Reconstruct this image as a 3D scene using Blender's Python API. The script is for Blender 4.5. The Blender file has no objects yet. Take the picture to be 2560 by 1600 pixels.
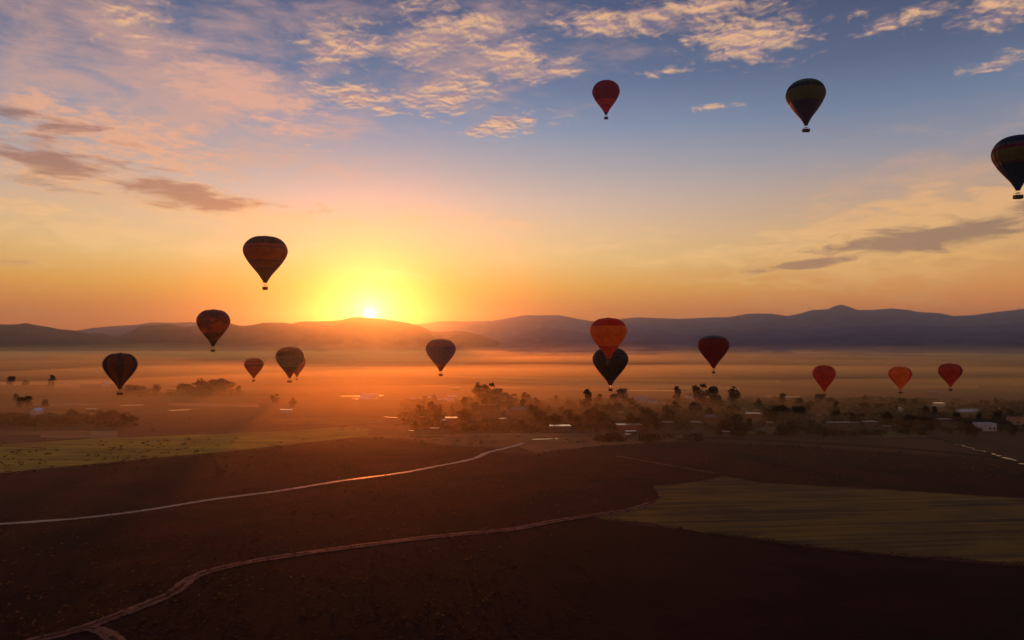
import bpy, math, random
import numpy as np
from mathutils import Vector, Matrix, noise

random.seed(7)
rng = np.random.default_rng(7)
scene = bpy.context.scene
C = scene.collection
PI = math.pi
R = math.radians

# ------------------------------------------------------------------ camera, sky, sun, exposure
FPX = 1800.0                      # focal length in pixels of the 2560 wide photograph
HOR = 855.0                       # row of the true horizon
CAM_H = 50.0
PITCH = math.atan((HOR - 800.0) / FPX)
cam = bpy.data.cameras.new('camera')
cam.sensor_width = 36.0
cam.lens = 36.0 * FPX / 2560.0
cam.clip_start = 0.5
cam.clip_end = 60000.0
cam_o = bpy.data.objects.new('camera', cam)
cam_o.location = (0, 0, CAM_H)
cam_o.rotation_euler = (PI / 2 + PITCH, 0, 0)
C.objects.link(cam_o)
scene.camera = cam_o

cp, sp = math.cos(PITCH), math.sin(PITCH)


def ray(px, py):
    """direction of the sight line through a point of the photograph (x east, y north, z up)"""
    a = (px - 1280.0) / FPX
    b = (800.0 - py) / FPX
    return Vector((a, cp - b * sp, sp + b * cp))


def ground(px, py, z=0.0):
    d = ray(px, py)
    t = (z - CAM_H) / d.z
    return Vector((d.x * t, d.y * t, z))


def at_depth(px, py, y):
    d = ray(px, py)
    t = y / d.y
    return Vector((d.x * t, y, CAM_H + d.z * t))


def azel(px, py):
    d = ray(px, py).normalized()
    return math.atan2(d.x, d.y), math.asin(d.z)


def lin(r, g, b):
    f = lambda c: (c / 255.0 / 12.92) if c <= 10 else ((c / 255.0 + 0.055) / 1.055) ** 2.4
    return (f(r), f(g), f(b), 1.0)


SUN_AZ, _ = azel(925, 785)
SUN_EL_DISC = azel(925, 786)[1]
SUN_EL = R(3.05)

world = bpy.data.worlds.new('World')
scene.world = world
world.use_nodes = True


class G:
    """small helper for node graphs"""
    def __init__(self, tree):
        self.t = tree
        self.n = tree.nodes
        self.l = tree.links

    def node(self, kind, **kw):
        nd = self.n.new(kind)
        for k, v in kw.items():
            setattr(nd, k, v)
        return nd

    def put(self, sock, v):
        if isinstance(v, bpy.types.NodeSocket):
            self.l.new(v, sock)
        else:
            sock.default_value = v

    def m(self, op, a, b=0.0, c=0.0, clamp=False):
        nd = self.node('ShaderNodeMath', operation=op, use_clamp=clamp)
        self.put(nd.inputs[0], a)
        self.put(nd.inputs[1], b)
        if len(nd.inputs) > 2:
            self.put(nd.inputs[2], c)
        return nd.outputs[0]

    def step(self, v, a, b, lo=0.0, hi=1.0):
        nd = self.node('ShaderNodeMapRange', interpolation_type='SMOOTHSTEP')
        self.put(nd.inputs[0], v)
        nd.inputs[1].default_value = a
        nd.inputs[2].default_value = b
        nd.inputs[3].default_value = lo
        nd.inputs[4].default_value = hi
        return nd.outputs[0]

    def mix(self, f, a, b, blend='MIX'):
        nd = self.node('ShaderNodeMix', data_type='RGBA', blend_type=blend)
        nd.clamp_factor = True
        self.put(nd.inputs[0], f)
        self.put(nd.inputs[6], a)
        self.put(nd.inputs[7], b)
        return nd.outputs[2]

    def ramp(self, f, stops, interp='LINEAR'):
        nd = self.node('ShaderNodeValToRGB')
        cr = nd.color_ramp
        cr.interpolation = interp
        while len(cr.elements) > 1:
            cr.elements.remove(cr.elements[-1])
        cr.elements[0].position = stops[0][0]
        cr.elements[0].color = stops[0][1]
        for p, c in stops[1:]:
            e = cr.elements.new(p)
            e.color = c
        self.put(nd.inputs[0], f)
        return nd.outputs[0]

    def noise(self, vec, scale, detail=5.0, rough=0.55, dist=0.0, lac=2.0):
        nd = self.node('ShaderNodeTexNoise')
        if vec is not None:
            self.put(nd.inputs['Vector'], vec)
        nd.inputs['Scale'].default_value = scale
        nd.inputs['Detail'].default_value = detail
        nd.inputs['Roughness'].default_value = rough
        nd.inputs['Lacunarity'].default_value = lac
        nd.inputs['Distortion'].default_value = dist
        return nd.outputs['Fac']

    def mapping(self, vec, loc=(0, 0, 0), rot=(0, 0, 0), scale=(1, 1, 1), kind='POINT'):
        nd = self.node('ShaderNodeMapping', vector_type=kind)
        self.put(nd.inputs[0], vec)
        nd.inputs[1].default_value = loc
        nd.inputs[2].default_value = rot
        nd.inputs[3].default_value = scale
        return nd.outputs[0]

    def comb(self, x, y, z=0.0):
        nd = self.node('ShaderNodeCombineXYZ')
        self.put(nd.inputs[0], x)
        self.put(nd.inputs[1], y)
        self.put(nd.inputs[2], z)
        return nd.outputs[0]


def build_sky():
    g = G(world.node_tree)
    g.n.clear()
    out = g.node('ShaderNodeOutputWorld')
    bg = g.node('ShaderNodeBackground')
    tc = g.node('ShaderNodeTexCoord')
    d = tc.outputs['Generated']
    sep = g.node('ShaderNodeSeparateXYZ')
    g.put(sep.inputs[0], d)
    x, y, z = sep.outputs
    az = g.m('ARCTAN2', x, y)
    el = g.m('ARCSINE', z)
    # clear sky: colour by height, towards the sunrise and away from it
    f = g.m('DIVIDE', el, PI / 2, clamp=True)
    s = lambda deg: deg / 90.0
    near = g.ramp(f, [
        (s(0.0), lin(212, 96, 12)), (s(2.4), lin(222, 128, 14)), (s(4.3), lin(240, 178, 62)),
        (s(6.5), lin(247, 207, 130)), (s(8.5), lin(244, 205, 154)), (s(11.0), lin(222, 193, 172)),
        (s(13.5), lin(184, 175, 174)), (s(16.6), lin(138, 153, 177)), (s(20.0), lin(102, 123, 155)),
        (s(25.0), lin(76, 95, 129)), (s(35.0), lin(54, 76, 118)), (s(90.0), lin(36, 52, 88))])
    far = g.ramp(f, [
        (s(0.0), lin(222, 108, 50)), (s(2.4), lin(242, 140, 58)), (s(4.3), lin(241, 164, 80)),
        (s(6.5), lin(224, 170, 108)), (s(8.5), lin(206, 167, 128)), (s(11.0), lin(182, 160, 146)),
        (s(13.5), lin(150, 150, 161)), (s(16.6), lin(114, 130, 157)), (s(20.0), lin(90, 102, 130)),
        (s(25.0), lin(70, 79, 106)), (s(35.0), lin(48, 62, 98)), (s(90.0), lin(34, 48, 82))])
    da = g.m('ABSOLUTE', g.m('SUBTRACT', az, SUN_AZ))
    wfar = g.step(da, R(6), R(46))
    sky = g.mix(wfar, near, far)
    # cloud plane: sight lines meet a flat layer far overhead
    zz = g.m('ADD', g.m('MAXIMUM', z, 0.0), 0.07)
    pl = g.comb(g.m('DIVIDE', x, zz), g.m('DIVIDE', y, zz))
    ae = g.comb(az, el)

    def blob(px, py, rx, ry, rot, s_):
        a, e = azel(px, py)
        v = g.mapping(ae, loc=(a, e, 0), rot=(0, 0, R(rot)), scale=(rx / FPX * 0.9, ry / FPX, 1), kind='TEXTURE')
        gr = g.node('ShaderNodeTexGradient', gradient_type='SPHERICAL')
        g.put(gr.inputs[0], v)
        return g.m('MULTIPLY', gr.outputs['Fac'], s_)

    def blobs(lst):
        tot = None
        for b in lst:
            v = blob(*b)
            tot = v if tot is None else g.m('MAXIMUM', tot, v)
        return tot
    puffs = [
        (330, 40, 150, 90, 10, 1.15), (850, 115, 220, 95, 5, 1.3), (1030, 115, 140, 90, 0, 1.3),
        (1160, 70, 250, 75, 0, 1.35), (1280, 140, 210, 85, 0, 1.25), (1400, 168, 150, 45, 8, 1.2),
        (1500, 58, 280, 55, -6, 1.4), (1730, 25, 380, 70, 0, 1.2), (1860, 98, 290, 85, -3, 1.55),
        (1660, 180, 95, 22, 0, 1.3), (1790, 268, 110, 18, 0, 1.2), (1120, 235, 280, 85, 12, 1.3),
        (890, 238, 200, 50, -3, 1.45), (960, 275, 70, 28, 0, 1.4), (1260, 312, 240, 55, 8, 1.3),
        (1310, 196, 110, 35, 0, 1.2), (2260, 50, 180, 42, 6, 1.15), (2510, 20, 170, 65, -8, 1.3),
        (2500, 152, 170, 35, 8, 1.1), (1060, 20, 260, 50, 0, 1.0), (2110, 45, 130, 30, 0, 0.9)]
    bank = [
        (280, 340, 480, 120, -4, 1.2), (80, 258, 160, 45, 8, 1.35), (120, 420, 300, 80, -6, 1.25),
        (560, 520, 420, 60, -4, 1.25), (470, 488, 260, 60, -6, 1.4), (100, 520, 330, 55, 0, 1.05),
        (60, 655, 200, 30, 0, 0.85), (600, 225, 460, 130, -12, 1.2), (180, 300, 420, 70, -4, 1.2), (420, 400, 300, 70, -6, 1.1)]
    low = [
        (2260, 595, 620, 150, 7, 1.5), (2020, 662, 330, 42, 6, 1.3), (2480, 520, 420, 90, 14, 1.2),
        (1780, 640, 420, 60, 5, 0.95), (800, 616, 160, 24, 0, 1.25), (980, 606, 60, 12, 0, 1.0),
        (250, 590, 420, 70, 0, 1.05), (960, 680, 460, 30, -2, 0.8), (640, 545, 600, 70, -3, 1.1), (1150, 560, 620, 60, -2, 0.8), (1500, 610, 500, 50, 4, 0.8), (500, 620, 400, 40, 0, 0.9)]
    veil = [(420, 190, 800, 260, -14, 1.25), (150, 190, 500, 200, 0, 1.0), (2350, 560, 800, 280, 10, 0.95), (1150, 140, 700, 240, 10, 0.85), (700, 60, 600, 120, 0, 0.8),
            (300, 450, 700, 220, -4, 0.9), (1300, 90, 900, 200, 0, 0.5)]

    nA = g.noise(pl, 12.0, 10.0, 0.64, 0.3)
    # the same field a little towards the sun: the difference lights the rims
    offx, offy = 0.018 * math.sin(SUN_AZ), 0.018 * math.cos(SUN_AZ)
    nB = g.noise(g.mapping(pl, loc=(offx, offy, 0)), 12.0, 6.0, 0.58, 0.3)
    plw = g.mapping(pl, rot=(0, 0, R(20)), scale=(1.0, 1.0, 1.0))
    nS = g.noise(g.mapping(ae, rot=(0, 0, R(-4)), scale=(1.0, 4.2, 1.0)), 17.0, 9.0, 0.62, 0.5)
    nV = g.noise(g.mapping(ae, rot=(0, 0, R(14)), scale=(1.0, 3.2, 1.0)), 10.0, 9.0, 0.66, 0.3)
    mp = blobs(puffs)
    mb = blobs(bank)
    ml = blobs(low)
    mv = blobs(veil)

    def dens(mask, n, k, lo, w):
        v = g.m('ADD', mask, g.m('MULTIPLY', g.m('SUBTRACT', n, 0.5), k))
        return g.step(v, lo, lo + w)
    # a thin pink veil, then the streaky banks, then the small bright puffs
    warm_el = g.ramp(f, [(s(2), lin(255, 205, 110)), (s(7), lin(255, 214, 150)), (s(13), lin(243, 178, 136)),
                         (s(19), lin(226, 172, 150)), (s(26), lin(206, 164, 152))])
    warm_far = g.ramp(f, [(s(2), lin(248, 176, 84)), (s(7), lin(250, 194, 118)), (s(13), lin(232, 176, 134)),
                          (s(19), lin(226, 172, 148)), (s(26), lin(214, 168, 148))])
    warm = g.mix(wfar, warm_el, warm_far)
    dv = g.m('MULTIPLY', dens(mv, nV, 2.4, 0.2, 1.1), 0.7)
    sky = g.mix(dv, sky, g.mix(0.25, warm, lin(196, 160, 140)))
    db = dens(mb, g.m('ADD', g.m('MULTIPLY', nS, 0.5), g.m('MULTIPLY', nA, 0.5)), 3.6, 0.45, 0.7)
    sky = g.mix(g.m('MULTIPLY', db, 0.9), sky, warm)
    dl = dens(ml, nS, 2.6, 0.36, 0.7)
    sky = g.mix(g.m('MULTIPLY', dl, 0.8), sky, warm)
    # the thick grey parts of the banks
    dark = [(105, 400, 260, 55, -8, 1.3), (40, 375, 170, 40, -10, 1.1), (170, 325, 220, 60, 0, 0.9), (20, 280, 110, 45, 0, 1.2),
            (460, 490, 260, 48, -6, 1.45), (700, 515, 220, 22, -4, 0.9), (330, 425, 260, 34, -4, 0.9),
            (2330, 592, 470, 58, 5, 1.45), (2010, 661, 270, 24, 6, 1.35), (2500, 545, 260, 40, 16, 1.0), (120, 460, 240, 30, -4, 0.9), (40, 655, 130, 18, 0, 0.9)]
    dd = dens(blobs(dark), nS, 2.6, 0.42, 0.75)
    darkc = g.mix(g.step(el, R(6), R(14)), g.mix(wfar, lin(214, 146, 92), lin(150, 118, 98)), g.mix(wfar, lin(150, 108, 100), lin(140, 112, 106)))
    sky = g.mix(g.m('MULTIPLY', dd, 0.85), sky, darkc)
    dp = dens(mp, nA, 2.7, 0.46, 0.85)
    rim = g.step(g.m('SUBTRACT', nA, nB), -0.10, 0.10)
    puffc = g.mix(rim, lin(176, 142, 146), g.mix(g.step(el, R(10), R(22)), lin(252, 204, 146), lin(243, 190, 140)))
    sky = g.mix(g.m('MULTIPLY', dp, 0.88), sky, puffc)
    # the sun itself and the bright air round it
    sd = (math.sin(SUN_AZ) * math.cos(SUN_EL_DISC), math.cos(SUN_AZ) * math.cos(SUN_EL_DISC), math.sin(SUN_EL_DISC))
    dot = g.node('ShaderNodeVectorMath', operation='DOT_PRODUCT')
    g.put(dot.inputs[0], d)
    dot.inputs[1].default_value = sd
    ang = g.m('ARCCOSINE', g.m('MINIMUM', dot.outputs['Value'], 1.0))

    def glow(width, amp, col, power=1.0):
        e = g.m('POWER', g.m('DIVIDE', ang, R(width)), power)
        v = g.m('MULTIPLY', g.m('EXPONENT', g.m('MULTIPLY', e, -1.0)), amp)
        nd = g.node('ShaderNodeVectorMath', operation='SCALE')
        nd.inputs[0].default_value = col
        g.put(nd.inputs['Scale'], v)
        return nd.outputs[0]
    # the air round the sun is the haze box's own glow: the sky behind it stays deeper
    lobe = g.m('MULTIPLY', g.m('EXPONENT', g.m('MULTIPLY', g.m('POWER', g.m('DIVIDE', ang, R(5.0)), 2.0), -1.0)), 0.85)
    tot = g.mix(lobe, sky, g.mix(1.0, sky, (0.42, 0.30, 0.55, 1), 'MULTIPLY'))
    for gl in (glow(0.26, 14.0, (1.0, 0.84, 0.5), 2.0), glow(0.75, 3.0, (1.0, 0.86, 0.62), 1.0), glow(2.0, 0.10, (1.0, 0.70, 0.30), 1.1)):
        nd = g.node('ShaderNodeVectorMath', operation='ADD')
        g.put(nd.inputs[0], tot)
        g.put(nd.inputs[1], gl)
        tot = nd.outputs[0]
    # below the horizon: dim land
    below = g.step(el, R(-1.5), R(-0.2))
    tot = g.mix(below, (0.05, 0.03, 0.02, 1), tot)
    g.put(bg.inputs[0], tot)
    bg.inputs[1].default_value = 1.0
    g.l.new(bg.outputs[0], out.inputs[0])


build_sky()
world.cycles.sampling_method = 'MANUAL'
world.cycles.sample_map_resolution = 1024

sun = bpy.data.lights.new('sun', 'SUN')
sun.energy = 1.7
sun.color = (1.0, 0.175, 0.016)
sun.angle = R(1.5)
sun_o = bpy.data.objects.new('sun', sun)
to_sun = Vector((math.sin(SUN_AZ) * math.cos(SUN_EL), math.cos(SUN_AZ) * math.cos(SUN_EL), math.sin(SUN_EL)))
sun_o.rotation_euler = to_sun.to_track_quat('Z', 'Y').to_euler()
sun_o.location = (0, -200, 300)
C.objects.link(sun_o)

vs = scene.view_settings
vs.view_transform = 'Standard'
vs.look = 'None'
vs.gamma = 1.0
vs.use_curve_mapping = False
vs.exposure = 0.0
cy = scene.cycles
cy.use_denoising = True
cy.max_bounces = 7
cy.diffuse_bounces = 4
cy.glossy_bounces = 2
cy.transmission_bounces = 4
cy.volume_bounces = 1
cy.sample_clamp_indirect = 4.0
cy.use_adaptive_sampling = True
cy.adaptive_threshold = 0.01

# ------------------------------------------------------------------ helpers


def tag(o, label=None, cat=None, group=None, kind=None):
    if label:
        o['label'] = label
    if cat:
        o['category'] = cat
    if group:
        o['group'] = group
    if kind:
        o['kind'] = kind
    return o


def mesh_of(name, verts, faces, mat=None, smooth=False):
    me = bpy.data.meshes.new(name)
    me.from_pydata([tuple(v) for v in verts], [], [tuple(f) for f in faces])
    if mat:
        me.materials.append(mat)
    if smooth:
        me.polygons.foreach_set('use_smooth', [True] * len(me.polygons))
    me.update()
    return me


def link(name, me, parent=None, loc=(0, 0, 0), rotz=0.0, scale=None):
    o = bpy.data.objects.new(name, me)
    C.objects.link(o)
    o.location = loc
    o.rotation_euler = (0, 0, rotz)
    if scale is not None:
        o.scale = scale
    if parent:
        o.parent = parent
    return o


class MB:
    """collects simple shapes into one mesh"""
    def __init__(self):
        self.v = []
        self.f = []

    def add(self, verts, faces):
        b = len(self.v)
        self.v += [tuple(v) for v in verts]
        self.f += [tuple(i + b for i in f) for f in faces]
        return self

    def box(self, x0, x1, y0, y1, z0, z1):
        v = [(x0, y0, z0), (x1, y0, z0), (x1, y1, z0), (x0, y1, z0), (x0, y0, z1), (x1, y0, z1), (x1, y1, z1), (x0, y1, z1)]
        return self.add(v, [(0, 3, 2, 1), (4, 5, 6, 7), (0, 1, 5, 4), (1, 2, 6, 5), (2, 3, 7, 6), (3, 0, 4, 7)])

    def tube(self, a, b, r0, r1=None, n=6):
        r1 = r0 if r1 is None else r1
        a, b = Vector(a), Vector(b)
        z = (b - a).normalized()
        u = z.orthogonal().normalized()
        w = z.cross(u)
        vs_ = []
        for p, r in ((a, r0), (b, r1)):
            for i in range(n):
                t = 2 * PI * i / n
                vs_.append(p + u * (r * math.cos(t)) + w * (r * math.sin(t)))
        fs = [(i, (i + 1) % n, n + (i + 1) % n, n + i) for i in range(n)]
        fs += [tuple(range(n))[::-1], tuple(range(n, 2 * n))]
        return self.add(vs_, fs)

    def lathe(self, prof, n=16, sx=1.0, sy=1.0, caps=True):
        vs_ = []
        for r, z in prof:
            for i in range(n):
                t = 2 * PI * i / n
                vs_.append((r * sx * math.cos(t), r * sy * math.sin(t), z))
        fs = []
        for k in range(len(prof) - 1):
            for i in range(n):
                j = (i + 1) % n
                fs.append((k * n + i, k * n + j, (k + 1) * n + j, (k + 1) * n + i))
        if caps:
            fs.append(tuple(range(n))[::-1])
            fs.append(tuple(range((len(prof) - 1) * n, len(prof) * n)))
        return self.add(vs_, fs)

    def mesh(self, name, mat, smooth=False):
        return mesh_of(name, self.v, self.f, mat, smooth)


def material(name, base, rough=0.8, metal=0.0, spec=0.3, vary=None, scale=0.05, bump=0.0, bump_scale=None, coords='Object', stretch=(1, 1, 1), translucent=0.0, detail=6.0, contrast=(0.38, 0.62)):
    m = bpy.data.materials.new(name)
    m.use_nodes = True
    g = G(m.node_tree)
    g.n.clear()
    out = g.node('ShaderNodeOutputMaterial')
    p = g.node('ShaderNodeBsdfPrincipled')
    p.inputs['Roughness'].default_value = rough
    p.inputs['Metallic'].default_value = metal
    p.inputs['Specular IOR Level'].default_value = spec
    tc = g.node('ShaderNodeTexCoord')
    if coords == 'World':
        ge = g.node('ShaderNodeNewGeometry')
        vec = ge.outputs['Position']
    else:
        vec = tc.outputs[coords]
    if stretch != (1, 1, 1):
        vec = g.mapping(vec, scale=stretch)
    col = None
    base4 = (*base[:3], 1.0)
    if vary is not None:
        n = g.noise(vec, scale, detail, 0.62, 0.3)
        nn = g.step(n, *contrast)
        col = g.mix(nn, base4, (*vary[:3], 1.0))
        g.put(p.inputs['Base Color'], col)
    else:
        p.inputs['Base Color'].default_value = base4
    if bump > 0:
        b = g.node('ShaderNodeBump')
        b.inputs['Strength'].default_value = 1.0
        b.inputs['Distance'].default_value = bump
        g.put(b.inputs['Height'], g.noise(vec, bump_scale or scale * 4, 6.0, 0.65))
        g.put(p.inputs['Normal'], b.outputs[0])
    sh = p.outputs[0]
    if translucent > 0:
        tr = g.node('ShaderNodeBsdfTranslucent')
        if col is not None:
            g.put(tr.inputs[0], col)
        else:
            tr.inputs[0].default_value = base4
        mx = g.node('ShaderNodeMixShader')
        mx.inputs[0].default_value = translucent
        g.l.new(sh, mx.inputs[1])
        g.l.new(tr.outputs[0], mx.inputs[2])
        sh = mx.outputs[0]
    g.l.new(sh, out.inputs[0])
    return m


def smooth_line(pts, n=8):
    """Catmull-Rom through ground points"""
    P = [Vector(p) for p in pts]
    P = [P[0] * 2 - P[1]] + P + [P[-1] * 2 - P[-2]]
    out = []
    for i in range(1, len(P) - 2):
        for k in range(n):
            t = k / n
            a, b, c, d = P[i - 1], P[i], P[i + 1], P[i + 2]
            out.append(0.5 * ((2 * b) + (c - a) * t + (2 * a - 5 * b + 4 * c - d) * t * t + (3 * b - a - 3 * c + d) * t ** 3))
    out.append(P[-2])
    return out


def ribbon(name, pix, width, z, mat, jit=0.25, n=8, middle=None):
    pts = smooth_line([ground(*p) for p in pix], n)
    v, f = [], []
    cols = (-0.5, -0.16, 0.16, 0.5)
    for i, p in enumerate(pts):
        a = pts[max(0, i - 1)]
        b = pts[min(len(pts) - 1, i + 1)]
        t = (b - a)
        t.z = 0
        t.normalize()
        nrm = Vector((-t.y, t.x, 0))
        w = width * (1 + jit * (noise.noise(p * 0.11) + 0.7 * noise.noise(p * 0.5)))
        o = nrm * (0.5 * width * jit * 2 * noise.noise(p * 0.05 + Vector((9, 3, 1))))
        for q in cols:
            e_ = 0.5 * jit * noise.noise(p * 0.8 + Vector((q * 20, 0, 0))) * width * (1 if abs(q) > 0.3 else 0.6)
            s_ = p + o + nrm * (w * q + e_)
            v.append((s_.x, s_.y, z + (0.04 if abs(q) < 0.3 else 0.0)))
        if i:
            k = i * 4
            for c in range(3):
                f.append((k - 4 + c, k - 3 + c, k + 1 + c, k + c))
    me = mesh_of(name, v, f, mat)
    if middle:
        me.materials.append(middle)
        for i, p in enumerate(me.polygons):
            mp_ = pts[i // 3]
            if i % 3 == 1 and noise.noise(mp_ * 0.12) > -0.25:
                p.material_index = 1
    if me.polygons[0].normal.z < 0:
        me.flip_normals()
    return tag(link(name, me), kind='structure')


def sheet(name, pix, z, mat, jit=0.6, step=14.0, label=None):
    """a field: a flat polygon whose outline is given by sight lines, with an uneven edge"""
    P = [ground(*p) for p in pix]
    out = []
    for i, a in enumerate(P):
        b = P[(i + 1) % len(P)]
        d = (b - a).length
        k = max(1, min(60, int(d / step)))
        nn = (b - a).normalized()
        nn = Vector((-nn.y, nn.x, 0))
        for j in range(k):
            p = a.lerp(b, j / k)
            if j:
                p = p + nn * (jit * (noise.noise(p * 0.07) * 2 + noise.noise(p * 0.3)))
            out.append((p.x, p.y, z))
    from mathutils.geometry import tessellate_polygon
    tris = tessellate_polygon([[Vector(p) for p in out]])
    me = mesh_of(name, out, tris, mat)
    ups = sum(p.normal.z * p.area for p in me.polygons)
    if ups < 0:
        me.flip_normals()
    o = link(name, me)
    tag(o, kind='structure')
    return o


# ------------------------------------------------------------------ materials of the land
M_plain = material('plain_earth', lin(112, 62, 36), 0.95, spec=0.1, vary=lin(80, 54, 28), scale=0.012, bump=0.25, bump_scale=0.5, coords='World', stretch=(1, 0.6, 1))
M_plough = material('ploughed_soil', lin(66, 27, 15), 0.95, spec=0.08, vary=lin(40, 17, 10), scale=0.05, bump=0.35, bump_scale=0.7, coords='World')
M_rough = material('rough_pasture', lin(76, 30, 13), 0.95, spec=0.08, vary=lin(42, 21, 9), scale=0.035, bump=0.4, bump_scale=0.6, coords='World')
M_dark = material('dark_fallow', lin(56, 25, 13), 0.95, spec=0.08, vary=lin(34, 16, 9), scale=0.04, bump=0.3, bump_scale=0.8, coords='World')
M_stubble = material('dry_grass', lin(184, 122, 56), 0.9, spec=0.15, vary=lin(132, 84, 40), scale=0.03, bump=0.3, bump_scale=0.5, coords='World', stretch=(0.5, 1, 1))
M_dirt = material('dirt_track', lin(164, 86, 50), 0.7, spec=0.25, vary=lin(122, 62, 36), scale=0.25, bump=0.08, bump_scale=1.2, coords='World')
M_water = material('still_water', lin(60, 62, 60), 0.12, spec=0.8, bump=0.01, bump_scale=2.0, coords='World')
M_hill = material('wooded_slope', lin(62, 46, 36), 0.95, spec=0.05, vary=lin(44, 40, 34), scale=0.006, bump=8.0, bump_scale=0.03, coords='World')
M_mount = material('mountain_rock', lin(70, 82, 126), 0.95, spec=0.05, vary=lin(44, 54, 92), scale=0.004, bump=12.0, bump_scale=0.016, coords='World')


def crop_material(name, ca, cb, angle, row=1.4):
    m = bpy.data.materials.new(name)
    m.use_nodes = True
    g = G(m.node_tree)
    p = g.n['Principled BSDF']
    p.inputs['Roughness'].default_value = 0.85
    p.inputs['Specular IOR Level'].default_value = 0.2
    ge = g.node('ShaderNodeNewGeometry')
    pos = g.mapping(ge.outputs['Position'], rot=(0, 0, angle))
    st = g.mapping(pos, scale=(0.06, 1.0, 1.0))
    n1 = g.noise(st, 0.16, 6.0, 0.65, 0.2)
    n2 = g.noise(pos, 0.03, 5.0, 0.6, 0.4)
    n3 = g.noise(g.mapping(pos, scale=(0.03, 1.0, 1.0)), 0.55, 4.0, 0.6, 0.1)
    v = g.step(g.m('ADD', g.m('ADD', g.m('MULTIPLY', n1, 0.4), g.m('MULTIPLY', n3, 0.3)), g.m('MULTIPLY', n2, 0.3)), 0.40, 0.60)
    g.put(p.inputs['Base Color'], g.mix(v, ca, cb))
    b = g.node('ShaderNodeBump')
    b.inputs['Distance'].default_value = 0.3
    g.put(b.inputs['Height'], g.noise(st, 0.8, 5.0, 0.7))
    g.put(p.inputs['Normal'], b.outputs[0])
    return m


M_crop = crop_material('young_crop', lin(146, 110, 11), lin(64, 48, 9), R(-6))
M_crop2 = crop_material('yellow_green_crop', lin(226, 184, 34), lin(150, 118, 24), R(3))
M_crop3 = crop_material('bright_crop', lin(170, 160, 80), lin(140, 130, 66), R(0))

# ------------------------------------------------------------------ the ground
FAR = 11500.0
SIDE = 11000.0
BACK = -3000.0
# one sheet to the horizon, finer near the camera
ys = [BACK, -1000, -200] + list(np.geomspace(40, FAR, 60))
xs = sorted(list(-np.geomspace(20, SIDE, 40)) + [0.0] + list(np.geomspace(20, SIDE, 40)))
gv = [(x, y, 0.0) for y in ys for x in xs]
gf = [(j * len(xs) + i, j * len(xs) + i + 1, (j + 1) * len(xs) + i + 1, (j + 1) * len(xs) + i) for j in range(len(ys) - 1) for i in range(len(xs) - 1)]
tag(link('ground', mesh_of('ground', gv, gf, M_plain)), kind='structure')

road_far = [(-60, 1109), (0, 1106), (212, 1094), (423, 1085), (688, 1074), (846, 1062), (952, 1055), (1010, 1050)]
road_mid = [(-80, 1318), (0, 1311), (106, 1304), (212, 1295), (370, 1275), (529, 1250), (688, 1229), (846, 1204), (979, 1187), (1085, 1168), (1180, 1148), (1222, 1131), (1280, 1117), (1310, 1108)]
road_near = [(60, 1612), (95, 1600), (150, 1588), (220, 1568), (265, 1550), (370, 1508), (430, 1482), (470, 1450), (505, 1434), (560, 1419), (635, 1404), (740, 1388), (900, 1365), (1060, 1345), (1280, 1323), (1380, 1305), (1480, 1290), (1570, 1277), (1628, 1258)]

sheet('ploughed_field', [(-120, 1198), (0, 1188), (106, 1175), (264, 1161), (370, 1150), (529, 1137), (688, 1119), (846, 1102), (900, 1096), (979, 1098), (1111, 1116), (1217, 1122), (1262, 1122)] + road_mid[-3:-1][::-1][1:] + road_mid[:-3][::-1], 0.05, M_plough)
sheet('crop_field', [(-120, 1116), (0, 1110), (212, 1098), (423, 1089), (688, 1078), (880, 1066), (1000, 1085), (979, 1094), (900, 1092), (846, 1098), (688, 1115), (529, 1132), (370, 1146), (264, 1157), (106, 1171), (0, 1184), (-120, 1193)], 0.04, M_crop2)
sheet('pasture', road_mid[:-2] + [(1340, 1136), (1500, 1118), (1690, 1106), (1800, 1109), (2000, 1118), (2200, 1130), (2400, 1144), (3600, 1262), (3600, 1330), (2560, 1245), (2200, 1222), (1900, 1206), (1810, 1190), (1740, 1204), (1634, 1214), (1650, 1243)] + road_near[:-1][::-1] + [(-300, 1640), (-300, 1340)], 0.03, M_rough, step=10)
sheet('crop_field', [(1486, 1293), (1570, 1281), (1626, 1264), (1652, 1245), (1636, 1216), (1740, 1206), (1812, 1192), (1900, 1209), (2200, 1225), (2560, 1247), (3600, 1326), (3600, 1562), (2560, 1412), (2300, 1392), (2080, 1373), (1900, 1348), (1720, 1324)], 0.06, M_crop, 1.3, 3.5)
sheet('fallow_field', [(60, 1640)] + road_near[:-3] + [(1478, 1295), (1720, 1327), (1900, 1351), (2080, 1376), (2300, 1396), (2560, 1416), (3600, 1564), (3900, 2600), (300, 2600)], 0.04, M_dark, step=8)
sheet('dry_grassland', [(880, 1064), (960, 1058), (1010, 1056), (1100, 1085), (1300, 1082), (1640, 1086), (1760, 1092), (1690, 1103), (1500, 1114), (1340, 1132), (1300, 1118), (1262, 1118), (1217, 1119), (1111, 1113), (1000, 1094), (990, 1085)], 0.04, M_stubble)

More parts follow.
